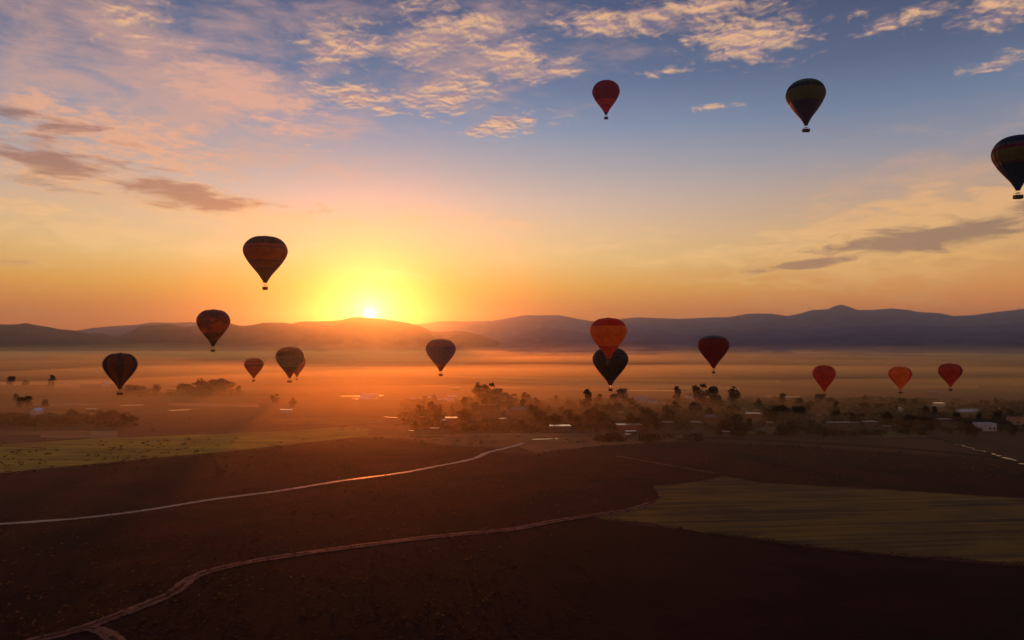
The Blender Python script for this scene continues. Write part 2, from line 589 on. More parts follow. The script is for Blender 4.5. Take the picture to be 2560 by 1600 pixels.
# the dirt tracks
M_verge = material('worn_grass', lin(112, 62, 32), 0.9, spec=0.1, vary=lin(84, 48, 24), scale=0.4, coords='World')
M_wet = material('wet_track', lin(128, 74, 50), 0.42, spec=0.6, vary=lin(84, 48, 34), scale=0.3, bump=0.06, bump_scale=1.0, coords='World')
ribbon('road', road_far, 3.2, 0.10, M_dirt)
ribbon('dirt_track', road_mid, 2.4, 0.11, M_wet, 0.3, 16)
ribbon('dirt_track', road_near, 2.9, 0.12, M_dirt, 0.26, 20, M_verge)
ribbon('dirt_track', [(212, 1571), (240, 1576), (266, 1588), (290, 1610), (310, 1650)], 2.6, 0.13, M_dirt, 0.26, 20, M_verge)
ribbon('path', [(1540, 1140), (1600, 1151), (1690, 1166), (1790, 1184)], 1.2, 0.09, M_dirt, 0.5)
ribbon('road', [(-40, 968), (40, 967), (100, 966), (112, 972), (180, 971), (262, 968)], 5.0, 0.09, M_dirt)
ribbon('path', [(70, 1010), (120, 1012), (150, 1014), (185, 1010), (225, 1012), (262, 1010)], 4.0, 0.09, M_wet)
ribbon('path', [(300, 1036), (355, 1031), (415, 1029), (480, 1024), (590, 1014)], 3.0, 0.09, M_dirt)
ribbon('road', [(1690, 1098), (1800, 1096), (2000, 1106), (2200, 1118), (2380, 1132), (2600, 1160)], 6.0, 0.08, M_rough, 0.2)
ribbon('path', [(2330, 1093), (2365, 1104), (2400, 1114), (2440, 1124), (2500, 1144), (2570, 1172)], 3.4, 0.10, M_rough)

# strips of far fields on the valley floor
M_straw = material('straw_field', lin(214, 162, 92), 0.85, spec=0.2, vary=lin(176, 124, 66), scale=0.02, coords='World', stretch=(0.4, 1, 1))
strip_mats = [M_straw, M_rough, M_crop, M_plough, M_stubble]
for i in range(70):
    py = 878 + 205 * random.random() ** 1.5
    if py > 1040 and i % 2:
        py -= 90
    px = random.uniform(-250, 2700)
    w = random.uniform(60, 380)
    hgt = (py - HOR) * random.uniform(0.03, 0.10)
    sk = random.uniform(-8, 8) * 0.2
    sheet('field', [(px, py + sk), (px + w, py - sk), (px + w * 1.02, py - sk + hgt), (px + w * 0.02, py + sk + hgt)], 0.015 + 0.006 * (i % 9), strip_mats[i % 5], 2.0, 60)
sheet('crop_field', [(1180, 948), (1500, 955), (1850, 967), (1848, 973), (1700, 972), (1560, 968), (1300, 957)], 0.09, M_crop3, 0.5, 40)
sheet('crop_field', [(1100, 940), (1500, 945), (1950, 950), (1950, 958), (1500, 953), (1180, 946)], 0.08, M_crop2, 0.5, 40)

# added water strips, put in to mirror the bright sky as streaks
for (xa, ya, xb, yb, hh) in ((1010, 1003, 1120, 1006, 1.6), (300, 1013, 360, 1012, 1.6), (850, 990, 962, 988, 2.6), (880, 997, 950, 996, 1.6),
                             (1150, 1013, 1205, 1015, 1.5), (420, 1026, 480, 1023, 2.0), (1020, 1076, 1042, 1076, 1.6), (1330, 1098, 1400, 1096, 2.0), (960, 1042, 1000, 1044, 1.5),
                             (1560, 975, 1700, 977, 1.4), (2080, 1006, 2180, 1009, 1.4), (2300, 1005, 2360, 1007, 1.4), (1240, 968, 1330, 970, 1.2), (2420, 1046, 2500, 1049, 1.5), (1900, 990, 2010, 992, 1.2)):
    sheet('water', [(xa, ya), (xb, yb), (xb - 6, yb + hh), (xa + 4, ya + hh)], 0.16, M_water, 0.5, 6)

# ------------------------------------------------------------------ hills and mountains


def range_of(name, prof, y_foot, y_crest, y_back, mat, rough=1.0, rows=26, step=7, seed=0.0):
    px0, px1 = prof[0][0], prof[-1][0]
    cols = np.arange(px0, px1 + step, step)
    py = np.interp(cols, [p[0] for p in prof], [p[1] for p in prof])
    ty = np.concatenate([np.linspace(0, 1, rows), np.linspace(1, 2, 9)[1:]])
    v, f = [], []
    for i, c in enumerate(cols):
        top = at_depth(c, py[i], y_crest)
        slope = top.x / y_crest
        wob = 0.25 * noise.noise(Vector((c * 0.012, seed, 3.1)))
        for t in ty:
            if t <= 1:
                y = y_foot + (y_crest - y_foot) * t
                k = t ** (1.15 + wob)
                k = k * k * (3 - 2 * k) * 0.55 + k * 0.45
            else:
                y = y_crest + (y_back - y_crest) * (t - 1)
                q = 1 - (t - 1)
                k = q * q * (3 - 2 * q)
            x = slope * y
            p = Vector((x, y, seed * 100)) * (1.0 / (0.22 * (y_crest - y_foot)))
            rid = 1 - abs(noise.fractal(p * 1.6, 0.9, 2.1, 5)) * 1.6
            z = top.z * k
            edge = min(1.0, t * 5) if t < 1 else min(1.0, (2 - t) * 5)
            fade = (1 - t ** 3) if t < 1 else 1.0
            z += top.z * 0.20 * rough * (rid - 0.72) * edge * max(fade, 0.03)
            # keep every slope under the sight line to the crest
            lim = CAM_H + (top.z - CAM_H) * y / y_crest - 1.0
            if t < 1:
                z = min(z, lim)
            if abs(t - 1) < 0.02:
                z = top.z + 2.2 * noise.noise(Vector((c * 0.21, seed, 0))) + 1.2 * noise.noise(Vector((c * 0.7, seed, 4)))
            z = z if 0.001 < t < 1.999 else -6.0
            v.append((x, y, z))
    n = len(ty)
    for i in range(len(cols) - 1):
        for k in range(n - 1):
            f.append((i * n + k, (i + 1) * n + k, (i + 1) * n + k + 1, i * n + k + 1))
    o = link(name, mesh_of(name, v, f, mat, True))
    return tag(o, kind='structure')


near_hills = [(-900, 840), (-500, 822), (-200, 815), (0, 811), (40, 811), (65, 807), (80, 811), (120, 817), (150, 823), (170, 824), (190, 827), (225, 835), (250, 833), (275, 839), (297, 843),
              (320, 831), (350, 816), (380, 813), (420, 811), (440, 814), (460, 817), (490, 814), (540, 812), (577, 808), (605, 816), (640, 810), (665, 806), (700, 806), (730, 809), (750, 804), (800, 803), (850, 800), (870, 795), (885, 792), (925, 794), (960, 797), (985, 801), (1020, 807), (1050, 814), (1083, 829), (1110, 829), (1145, 827), (1170, 830), (1200, 836), (1240, 852), (1275, 862), (1310, 864), (1340, 857), (1365, 853), (1400, 856), (1430, 864), (1470, 873), (1510, 881)]
far_right = [(900, 820), (1000, 816), (1060, 808), (1100, 803), (1160, 803), (1230, 802), (1290, 792), (1310, 788), (1400, 788), (1420, 792), (1450, 798), (1480, 803), (1540, 800), (1560, 796), (1590, 793), (1640, 795), (1700, 797), (1790, 793), (1820, 793), (1870, 784), (1930, 784), (1970, 790), (2000, 784), (2030, 775), (2070, 773), (2085, 766), (2105, 761), (2125, 768), (2145, 775), (2180, 775), (2230, 771), (2265, 774), (2300, 780), (2350, 783), (2385, 790), (2430, 788), (2490, 780), (2560, 772), (2700, 768), (3000, 780), (3500, 800)]
mid_right = [(1180, 872), (1250, 848), (1290, 838), (1330, 824), (1360, 818), (1390, 820), (1430, 826), (1500, 838), (1560, 832), (1640, 826), (1720, 834), (1820, 826), (1900, 818), (2000, 824), (2100, 816), (2250, 810), (2400, 818), (2560, 806), (2800, 800), (3400, 820)]
foot_right = [(1560, 882), (1680, 872), (1800, 864), (1950, 860), (2080, 852), (2200, 856), (2330, 846), (2460, 848), (2600, 838), (2900, 830), (3500, 836)]
far_left = [(-900, 850), (-300, 845), (100, 840), (195, 826), (230, 820), (270, 816), (300, 814), (340, 812), (380, 806), (440, 807), (480, 805), (520, 810), (620, 814), (760, 820), (900, 826)]
range_of('hills', near_hills, 3700, 4600, 5600, M_hill, 1.0, seed=1.3)
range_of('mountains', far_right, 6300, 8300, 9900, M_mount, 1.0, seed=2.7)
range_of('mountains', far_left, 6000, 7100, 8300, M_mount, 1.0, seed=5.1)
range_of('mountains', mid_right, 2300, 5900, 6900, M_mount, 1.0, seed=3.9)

# ------------------------------------------------------------------ haze
M_haze = bpy.data.materials.new('haze_air')
M_haze.use_nodes = True
hg = G(M_haze.node_tree)
hg.n.clear()
ho = hg.node('ShaderNodeOutputMaterial')
hv = hg.node('ShaderNodeVolumePrincipled')
hv.inputs['Color'].default_value = (0.55, 0.70, 1.0, 1)
hv.inputs['Density'].default_value = 0.00008
hv.inputs['Anisotropy'].default_value = 0.91
hg.l.new(hv.outputs[0], ho.inputs['Volume'])
hz = MB().box(-SIDE - 300, SIDE + 300, BACK - 100, FAR + 200, -9.0, 540.0)
tag(link('haze', hz.mesh('haze', M_haze)), kind='stuff')


def mist(name, cx, cy, rx, ry, top, dens_, seed, colr=(1.0, 0.84, 0.38, 1), g_=0.8):
    """a low bank of mist: a closed mound with an uneven top that thins out to its edge"""
    m = bpy.data.materials.new('mist_air')
    m.use_nodes = True
    gg = G(m.node_tree)
    gg.n.clear()
    o = gg.node('ShaderNodeOutputMaterial')
    vv = gg.node('ShaderNodeVolumePrincipled')
    vv.inputs['Color'].default_value = colr
    vv.inputs['Density'].default_value = dens_
    vv.inputs['Anisotropy'].default_value = g_
    gg.l.new(vv.outputs[0], o.inputs['Volume'])
    n, k = 72, 16
    v, f = [(cx, cy, top)], []
    for j in range(1, k + 1):
        q = j / k
        for i in range(n):
            t = 2 * PI * i / n
            w = 1 + 0.14 * noise.noise(Vector((math.cos(t) * 2, math.sin(t) * 2, seed)))
            x, y = cx + rx * q * w * math.cos(t), cy + ry * q * w * math.sin(t)
            z = top * (1 - q ** 2.2) * (0.85 + 0.9 * noise.noise(Vector((x * 0.0022, y * 0.004, seed)))) if j < k else -4.0
            v.append((x, y, max(z, 0.4) if j < k else -4.0))
    for i in range(n):
        f.append((0, 1 + i, 1 + (i + 1) % n))
        for j in range(k - 1):
            a, b = 1 + j * n + i, 1 + j * n + (i + 1) % n
            f.append((a, a + n, b + n, b))
    c = len(v)
    v.append((cx, cy, -4.0))
    for i in range(n):
        f.append((c, 1 + (k - 1) * n + (i + 1) % n, 1 + (k - 1) * n + i))
    return tag(link(name, mesh_of(name, v, f, m)), kind='stuff')


mist('mist', -500, 2300, 3400, 1700, 18, 0.0014, 1.0)
mist('mist', -900, 3300, 3600, 1100, 44, 0.00026, 9.0)
mist('mist', 100, 900, 1100, 640, 17, 0.0023, 7.0)
mist('mist', -100, 580, 520, 260, 11, 0.0016, 12.0)
mist('mist', -70, 330, 420, 270, 34, 0.00042, 14.0, (1.0, 0.80, 0.36, 1), 0.86)  # added near bank: its scatter imitates the sun's reddish glow over the foreground
mist('mist', 1100, 2500, 1900, 1000, 42, 0.00022, 15.0)
mist('mist', 1500, 2200, 1700, 800, 30, 0.0003, 16.0)
mist('mist', -1200, 2700, 1700, 900, 34, 0.0003, 17.0)
wr = random.Random(11)
for i in range(20):
    yy = 950 + 2300 * wr.random() ** 1.3
    mist('mist', wr.uniform(-0.72, 0.62) * yy, yy, wr.uniform(0.10, 0.34) * yy, wr.uniform(0.05, 0.14) * yy, wr.uniform(8, 26), wr.uniform(0.0009, 0.0022), 20.0 + i)

# ------------------------------------------------------------------ balloons
PROF = [(0.0, 0.085), (0.04, 0.125), (0.08, 0.175), (0.17, 0.30), (0.324, 0.578), (0.45, 0.785), (0.56, 0.925), (0.62, 0.975), (0.68, 1.0), (0.74, 0.985), (0.80, 0.935), (0.86, 0.845), (0.91, 0.735), (0.95, 0.60), (0.98, 0.42), (0.995, 0.20), (1.0, 0.0)]


def prof_r(h, round_=0.0):
    hs = [p[0] for p in PROF]
    i = min(max(np.searchsorted(hs, h) - 1, 0), len(PROF) - 2)
    h0, r0 = PROF[i]
    h1, r1 = PROF[i + 1]
    t = (h - h0) / (h1 - h0)
    def sl(k):
        k0, k1 = max(k - 1, 0), min(k + 1, len(PROF) - 1)
        return (PROF[k1][1] - PROF[k0][1]) / (PROF[k1][0] - PROF[k0][0])
    s0, s1 = (sl(i), sl(i + 1))
    if i == len(PROF) - 2:
        return r0 * math.sqrt(max(0, 1 - t))
    d = h1 - h0
    return max(0.0, (2 * t ** 3 - 3 * t * t + 1) * r0 + (t ** 3 - 2 * t * t + t) * d * s0 + (-2 * t ** 3 + 3 * t * t) * r1 + (t ** 3 - t * t) * d * s1)


def fabric(name, col, translucent=0.85, vary=None, scale=0.35):
    dk = max(col[:3]) < 0.06
    m = material(name, col, 0.6 if dk else 0.42, spec=0.15 if dk else 0.4, vary=vary or [c * 0.8 for c in col[:3]], scale=scale, translucent=translucent)
    m.node_tree.nodes['Principled BSDF'].inputs['Sheen Weight'].default_value = 0.0 if dk else 0.4
    return m


F = {
    'mottled': fabric('mottled_fabric', lin(246, 104, 24), 0.8, lin(150, 34, 40), 0.16), 'mottled_dark': fabric('mottled_dark_fabric', lin(150, 40, 26), 0.6, lin(74, 26, 44), 0.2), 'mottled_low': fabric('mottled_low_fabric', lin(30, 18, 12), 0.2, lin(170, 62, 24), 0.22),
    'black': fabric('black_fabric', lin(44, 34, 32), 0.1), 'red': fabric('red_fabric', lin(218, 54, 20)), 'darkred': fabric('dark_red_fabric', lin(172, 20, 24)),
    'orange': fabric('orange_fabric', lin(255, 176, 26)), 'rust': fabric('rust_fabric', lin(222, 112, 36)), 'amber': fabric('amber_fabric', lin(255, 160, 40)),
    'pink': fabric('dusty_pink_fabric', lin(212, 122, 108)), 'maroon': fabric('maroon_fabric', lin(92, 34, 22), 0.2), 'purple': fabric('violet_fabric', lin(96, 84, 156)),
    'mauve': fabric('mauve_fabric', lin(146, 98, 134)), 'olive': fabric('olive_fabric', lin(156, 156, 30)), 'green': fabric('dark_green_fabric', lin(42, 120, 64), 0.5),
    'navy': fabric('navy_fabric', lin(34, 44, 66), 0.2), 'greygreen': fabric('grey_green_fabric', lin(150, 154, 150)), 'taupe': fabric('taupe_fabric', lin(124, 86, 70)),
    'brown': fabric('brown_fabric', lin(184, 104, 52)), 'charcoal': fabric('charcoal_fabric', lin(58, 48, 44), 0.12), 'plum': fabric('plum_fabric', lin(72, 42, 52), 0.2)}
M_wicker = material('wicker', lin(84, 56, 34), 0.8, vary=lin(56, 38, 24), scale=9.0, stretch=(1, 1, 4), bump=0.02, bump_scale=20.0)
M_leather = material('leather_trim', lin(52, 36, 28), 0.6)
M_steel = material('burner_steel', lin(120, 118, 116), 0.35, metal=0.9)
M_rope = material('load_cable', lin(60, 54, 50), 0.6)
M_flame = bpy.data.materials.new('burner_flame')
M_flame.use_nodes = True
fg = G(M_flame.node_tree)
fg.n.clear()
fo = fg.node('ShaderNodeOutputMaterial')
fe = fg.node('ShaderNodeEmission')
fe.inputs[0].default_value = (1.0, 0.42, 0.22, 1)
fe.inputs[1].default_value = 1.6
fg.l.new(fe.outputs[0], fo.inputs[0])


def gore_surface(h0, h1, H, Rm, gores, ang0=0.0, ang1=2 * PI, tex=None, edge=0.0):
    """strip of the envelope between two heights: each gore bulges out between its load tapes"""
    rows = max(2, int((h1 - h0) / 0.03) + 1)
    sub = 4
    n = max(1, round((ang1 - ang0) / (2 * PI) * gores)) * sub
    closed = abs(ang1 - ang0 - 2 * PI) < 1e-4
    v, f = [], []
    cnt = n if closed else n + 1
    for k in range(rows + 1):
        h = h0 + (h1 - h0) * k / rows
        r = prof_r(h)
        for i in range(cnt):
            a = ang0 + (ang1 - ang0) * i / n
            ph = (a / (2 * PI) * gores) % 1.0
            b = 1.0 + 0.045 * (math.sin(PI * ph) - 0.6)
            v.append((Rm * r * b * math.cos(a), Rm * r * b * math.sin(a), H * h + 0.012 * H * (1 - abs(2 * h - 1)) * 0))
    for k in range(rows):
        for i in range(n):
            j = (i + 1) % cnt
            f.append((k * cnt + i, k * cnt + j, (k + 1) * cnt + j, (k + 1) * cnt + i))
    return v, f


# people in the baskets: one continuous body from the knees up to the head
def person_mesh():
    skin = material('skin', lin(170, 120, 95), 0.6)
    coat = material('dark_coat', lin(44, 40, 46), 0.8)
    rings = [(0.00, 0.15, 0.11), (0.25, 0.17, 0.12), (0.45, 0.19, 0.13), (0.55, 0.17, 0.12), (0.75, 0.20, 0.13), (0.93, 0.22, 0.13), (1.02, 0.20, 0.11), (1.07, 0.09, 0.08), (1.12, 0.06, 0.065), (1.16, 0.065, 0.075), (1.22, 0.08, 0.10), (1.29, 0.082, 0.105), (1.35, 0.065, 0.085), (1.385, 0.02, 0.03)]
    n = 12
    v, f = [], []
    for z, a, b in rings:
        for i in range(n):
            t = 2 * PI * i / n
            nose = 0.02 if (abs(z - 1.22) < 0.01 and i == 9) else 0
            v.append((a * math.cos(t), (b + nose) * math.sin(t), z))
    for k in range(len(rings) - 1):
        for i in range(n):
            f.append((k * n + i, k * n + (i + 1) % n, (k + 1) * n + (i + 1) % n, (k + 1) * n + i))
    f += [tuple(range(n))[::-1], tuple(range((len(rings) - 1) * n, len(rings) * n))]
    mb = MB().add(v, f)
    for s_ in (-1, 1):       # arms reaching forward to the rim
        mb.tube((0.19 * s_, 0, 0.97), (0.25 * s_, -0.05, 0.68), 0.06, 0.05, 8)
        mb.tube((0.25 * s_, -0.05, 0.70), (0.20 * s_, -0.28, 0.62), 0.05, 0.04, 8)
    me = mb.mesh('person', coat, True)
    me.materials.append(skin)
    for p in me.polygons:
        z = sum(me.vertices[i].co.z for i in p.vertices) / len(p.vertices)
        if z > 1.09 and z < 1.30:
            p.material_index = 1
    return me


PERSON = person_mesh()


def balloon(label, px_l, px_r, py_top, py_mouth, bands, basket_px=None, D=18.0, stripes=None, gores=24, lean=0.0, spin=0.0, flame=False, crew=0, dark_cap=None, group='hot air balloons drifting over the valley'):
    cx = 0.5 * (px_l + px_r)
    wpx = px_r - px_l
    dist = FPX * D / wpx
    mouth = at_depth(cx, py_mouth, dist * 1.0)
    top = at_depth(cx, py_top, dist)
    H = top.z - mouth.z
    Rm = D / 2 * math.cos(math.atan((cx - 1280) / FPX))
    root = bpy.data.objects.new('hot_air_balloon', None)
    C.objects.link(root)
    root.location = mouth
    root.rotation_euler = (0, lean, spin)
    tag(root, label, 'hot air balloon', group)
    # envelope
    if stripes:
        k = len(stripes)
        a0 = stripes[0]
        ang = a0 - math.atan((cx - 1280) / FPX)      # the first panel faces the observer
        for w, mat in stripes[1:]:
            v, f = gore_surface(0.0, 1.0, H, Rm, gores, ang, ang + w)
            link('gore_panel', mesh_of('gore_panel', v, f, F[mat], True), root)
            ang += w
    else:
        for i, (h0, h1, mat) in enumerate(bands):
            v, f = gore_surface(h0, h1, H, Rm, gores)
            nm = 'envelope_band' if i < len(bands) - 1 or len(bands) == 1 else 'crown_panel'
            nm = 'envelope' if len(bands) == 1 else nm
            link(nm, mesh_of(nm, v, f, F[mat], True), root)
    # crown ring
    ring = MB().lathe([(Rm * 0.05, H * 1.0 - 0.05), (Rm * 0.055, H * 1.0 + 0.06), (Rm * 0.02, H * 1.0 + 0.10)], 12)
    link('crown_ring', ring.mesh('crown_ring', M_rope), root)
    # basket
    bw = (basket_px or 9) * D / wpx
    bh = 1.15
    gap = 0.23 * H * 0.13 + 1.15
    zb = -gap - bh
    bx, by = bw / 2, min(bw / 2, 0.8)
    bk = MB()
    # tapering wicker tub with a hollow top
    for (xa, xb, ya, yb) in ((-bx, bx, -by, -by + 0.08), (-bx, bx, by - 0.08, by), (-bx, -bx + 0.08, -by + 0.08, by - 0.08), (bx - 0.08, bx, -by + 0.08, by - 0.08)):
        bk.box(xa, xb, ya, yb, zb + 0.08, zb + bh)
    bk.box(-bx * 0.98, bx * 0.98, -by * 0.98, by * 0.98, zb, zb + 0.08)
    bo = link('basket', bk.mesh('basket', M_wicker), root)
    rim = MB()
    for a, b in (((-bx, -by), (bx, -by)), ((bx, -by), (bx, by)), ((bx, by), (-bx, by)), ((-bx, by), (-bx, -by))):
        rim.tube((a[0], a[1], zb + bh), (b[0], b[1], zb + bh), 0.07, n=6)
    link('rim', rim.mesh('rim', M_leather), bo)
    # uprights, burner frame and burner
    bf = MB()
    fx, fy, fz = bx * 0.55, by * 0.7, zb + bh + 0.75
    for sx in (-1, 1):
        for sy in (-1, 1):
            bf.tube((sx * bx * 0.95, sy * by * 0.95, zb + bh), (sx * fx, sy * fy, fz), 0.035)
    for a, b in (((-fx, -fy), (fx, -fy)), ((fx, -fy), (fx, fy)), ((fx, fy), (-fx, fy)), ((-fx, fy), (-fx, -fy))):
        bf.tube((a[0], a[1], fz), (b[0], b[1], fz), 0.04)
    link('burner_frame', bf.mesh('burner_frame', M_steel), root)
    bu = MB()
    for sx in (-0.22, 0.22):
        c = MB().lathe([(0.13, fz - 0.12), (0.17, fz), (0.17, fz + 0.22), (0.12, fz + 0.30)], 10)
        bu.add([(v[0] + sx, v[1], v[2]) for v in c.v], c.f)
    link('burner', bu.mesh('burner', M_steel), root)
    if flame:
        fl = MB().lathe([(0.10, fz + 0.3), (0.26, fz + 0.7), (0.30, fz + 1.1), (0.20, fz + 1.7), (0.05, fz + 2.4)], 10)
        link('flame', fl.mesh('flame', M_flame, True), root)
    # flying cables from the mouth ring to the frame
    for sx in (-1, 1):
        for sy in (-1, 1):
            cb = MB().tube((sx * Rm * 0.06, sy * Rm * 0.06, 0.02), (sx * fx, sy * fy, fz), 0.022, n=5)
            link('load_cable', cb.mesh('load_cable', M_rope), root)
    people = []
    for i in range(crew):
        x = bx * 0.8 * ((i + 0.5) / crew * 2 - 1)
        people.append((root, x, zb + 0.1))
    return root, people


T = []
T.append(balloon('striped balloon with black crown, dusty pink band and dark red tip above the near hills', 607, 719, 590, 707,
        [(0, 0.31, 'maroon'), (0.31, 0.44, 'brown'), (0.44, 0.46, 'maroon'), (0.46, 0.715, 'rust'), (0.715, 0.735, 'maroon'), (0.735, 0.80, 'pink'), (0.80, 1.0, 'black')], 10.5, crew=2))
T.append(balloon('mottled red and orange balloon with dark lower tip in front of the hill crest', 490.6, 575, 773, 866,
        [(0, 0.16, 'black'), (0.16, 0.36, 'mottled_low'), (0.36, 0.74, 'mottled'), (0.74, 1.0, 'mottled_dark')], 8))
st3 = [-PI / 2 - R(12.5)]
for k in range(6):
    st3 += [(R(25), 'charcoal'), (R(35), 'brown')]
T.append(balloon('balloon with black and brown vertical stripes low over the misty fields', 255, 343.6, 882, 973, None, 11, stripes=st3, gores=72))
T.append(balloon('small rust brown balloon with faint bands, beside the grey green one', 610, 658.6, 895, 946,
        [(0, 0.62, 'rust'), (0.62, 0.68, 'maroon'), (0.68, 0.8, 'rust'), (0.8, 0.86, 'brown'), (0.86, 1, 'rust')], 5.5))
T.append(balloon('small dark red balloon mostly hidden behind the grey green balloon', 720, 764.4, 887, 942,
        [(0, 0.6, 'red'), (0.6, 1.0, 'rust')], 5))
T.append(balloon('grey green balloon with brown crown and dark red lower tip hiding a smaller balloon', 688.8, 759, 867, 945,
        [(0, 0.22, 'darkred'), (0.22, 0.36, 'maroon'), (0.36, 0.72, 'greygreen'), (0.72, 0.86, 'taupe'), (0.86, 1, 'brown')], 10))
T.append(balloon('violet balloon with mauve crown and red lower tip right of the sun', 1064.6, 1138.8, 847, 928,
        [(0, 0.12, 'darkred'), (0.12, 0.24, 'red'), (0.24, 0.76, 'purple'), (0.76, 1, 'mauve')], 9.5))
T.append(balloon('black balloon with lit burner flame hanging just below the glowing orange balloon', 1482, 1570.5, 868, 964,
        [(0, 0.14, 'maroon'), (0.14, 0.78, 'charcoal'), (0.78, 0.80, 'taupe'), (0.80, 1, 'charcoal')], 9.5, flame=True, D=19.0))
T.append(balloon('glowing orange balloon with red crown floating in front of a black balloon', 1475.4, 1567, 794, 898,
        [(0, 0.32, 'rust'), (0.32, 0.80, 'orange'), (0.80, 1, 'red')], 9, D=17.0))
T.append(balloon('plain crimson balloon with dark crown in front of the blue mountains', 1744.5, 1823.6, 836, 921,
        [(0, 0.88, 'darkred'), (0.88, 1, 'plum')], 6.5))
T.append(balloon('rust coloured balloon with yellow lit edge low over the village trees', 2031.7, 2090, 912.6, 979,
        [(0, 0.4, 'rust'), (0.4, 1, 'rust')], 6))
so = [-PI / 2 - R(52.5)]
so2 = [-PI / 2 - R(52.5)]
for wa, wb in ((105, 30), (90, 30), (75, 30)):
    so += [(R(wa), 'orange'), (R(wb), 'red')]
    so2 += [(R(wa), 'rust'), (R(wb), 'darkred')]
T.append(balloon('small orange balloon with red side edges between two rust balloons over the village', 2221, 2281, 916, 974, None, 6, stripes=so, gores=24))
T.append(balloon('rust red balloon with dark crimson side panels, right of the orange balloon over the village', 2345, 2407, 908, 967, None, 6, stripes=so2, gores=24))
T.append(balloon('dark red balloon with orange lower band high in the clear sky', 1480.6, 1549.7, 203, 286.5,
        [(0, 0.06, 'black'), (0.06, 0.26, 'red'), (0.26, 0.40, 'rust'), (0.40, 1, 'darkred')], 9.6))
T.append(balloon('green balloon with olive middle band and dark lower cone high in the sky', 1964.4, 2065.6, 200.4, 313.5,
        [(0, 0.49, 'plum'), (0.49, 0.76, 'olive'), (0.76, 0.865, 'black'), (0.865, 1, 'green')], 17, crew=3))
T.append(balloon('large navy balloon with red and yellow bands cut by the picture edge', 2478, 2612, 339.5, 476,
        [(0, 0.46, 'navy'), (0.46, 0.50, 'maroon'), (0.50, 0.72, 'olive'), (0.72, 0.78, 'darkred'), (0.78, 0.83, 'plum'), (0.83, 1, 'navy')], 19, crew=3))

for root, people in T:
    where = 'green balloon' if 'green balloon with olive' in root['label'] else ('navy balloon' if 'navy' in root['label'] else 'black crowned balloon')
    for i, (r, x, z) in enumerate(people):
        p = link('person', PERSON, None, Vector(root.location) + Vector((x, -0.15, z)))
        spot = {2: ['left', 'right'], 3: ['left', 'middle', 'right']}[len(people)][i]
        tag(p, 'person in dark coat at the %s in the basket of the %s' % (spot, where), 'person', 'passengers in the baskets')

# a balloon half inflated on the ground at the left edge
gp = ground(-40, 1000)
rootg = bpy.data.objects.new('grounded_balloon', None)
C.objects.link(rootg)
rootg.location = gp
tag(rootg, 'half inflated orange balloon lying on the ground at the left picture edge', 'hot air balloon')
Hh = 20.0
dg = gp.length
v, f = gore_surface(0.0, 1.0, 19, 8.5, 24)
e = link('envelope', mesh_of('envelope', v, f, F['amber'], True), rootg)
e.rotation_euler = (0, R(-64), R(20))
e.location = (3, 0, 7.5)
v, f = gore_surface(0.0, 0.12, 19.1, 8.55, 24)
e2 = link('mouth_band', mesh_of('mouth_band', v, f, F['red'], True), rootg)
e2.rotation_euler = e.rotation_euler
e2.location = e.location

# ------------------------------------------------------------------ trees
M_leaf = [material('foliage', lin(86, 78, 40), 0.8, spec=0.15, vary=lin(54, 52, 26), scale=0.6, translucent=0.4),
          material('foliage_dark', lin(68, 66, 38), 0.8, spec=0.15, vary=lin(44, 44, 26), scale=0.6, translucent=0.35),
          material('foliage_brown', lin(106, 72, 38), 0.8, spec=0.15, vary=lin(70, 48, 26), scale=0.6, translucent=0.4)]
M_bark = material('bark', lin(74, 56, 44), 0.9, vary=lin(50, 38, 30), scale=3.0)


def tree_meshes(seed, shape, mat):
    """unit tree, about 10 m tall: leaf clumps on the ends of limbs, and a tapered trunk"""
    r = np.random.default_rng(seed)
    tall = {'round': (3.9, 4.0, 5.6), 'column': (1.9, 4.9, 5.2), 'wide': (5.0, 3.2, 4.6), 'ragged': (3.5, 4.2, 5.4)}[shape]
    rx, rz, cz = tall
    lobes = []
    for i in range(14 if shape != 'column' else 22):
        t = r.uniform(0, 2 * PI)
        q = r.uniform(0.25, 0.75)
        zz = r.uniform(-0.95, 0.85)
        wv = math.sqrt(max(0.05, 1 - zz * zz))
        lobes.append((rx * q * wv * math.cos(t), rx * q * wv * math.sin(t), cz + rz * zz, r.uniform(0.34, 0.58) * min(rx, rz) * (1.35 if shape == 'column' else 1)))
    V, Fc = [], []
    for (lx, ly, lz, lr) in lobes:
        for k in range(40):
            d = r.normal(size=3)
            d /= np.linalg.norm(d)
            rad = lr * r.uniform(0.55, 1.12)
            c = np.array([lx, ly, lz]) + d * rad * np.array([1.1, 1.1, 0.9])
            s_ = r.uniform(0.4, 0.8)
            n = d + r.normal(size=3) * 0.6
            n /= np.linalg.norm(n)
            u = np.cross(n, r.normal(size=3))
            u /= np.linalg.norm(u)
            w = np.cross(n, u)
            b = len(V)
            V += [tuple(c - u * s_), tuple(c + w * s_ * 0.7), tuple(c + u * s_), tuple(c - w * s_ * 0.7)]
            Fc.append((b, b + 1, b + 2, b + 3))
    crown = mesh_of('crown', V, Fc, mat)
    tb = MB()
    tb.tube((0, 0, -0.3), (0.1, 0.05, cz * 0.5), 0.30, 0.2, 7)
    tb.tube((0.1, 0.05, cz * 0.5 - 0.1), (0.0, 0.0, cz), 0.2, 0.1, 6)
    for (lx, ly, lz, lr) in lobes[:5]:
        tb.tube((0.05, 0, cz * 0.5), (lx, ly, lz), 0.12, 0.04, 5)
    trunk = tb.mesh('trunk', M_bark)
    return crown, trunk


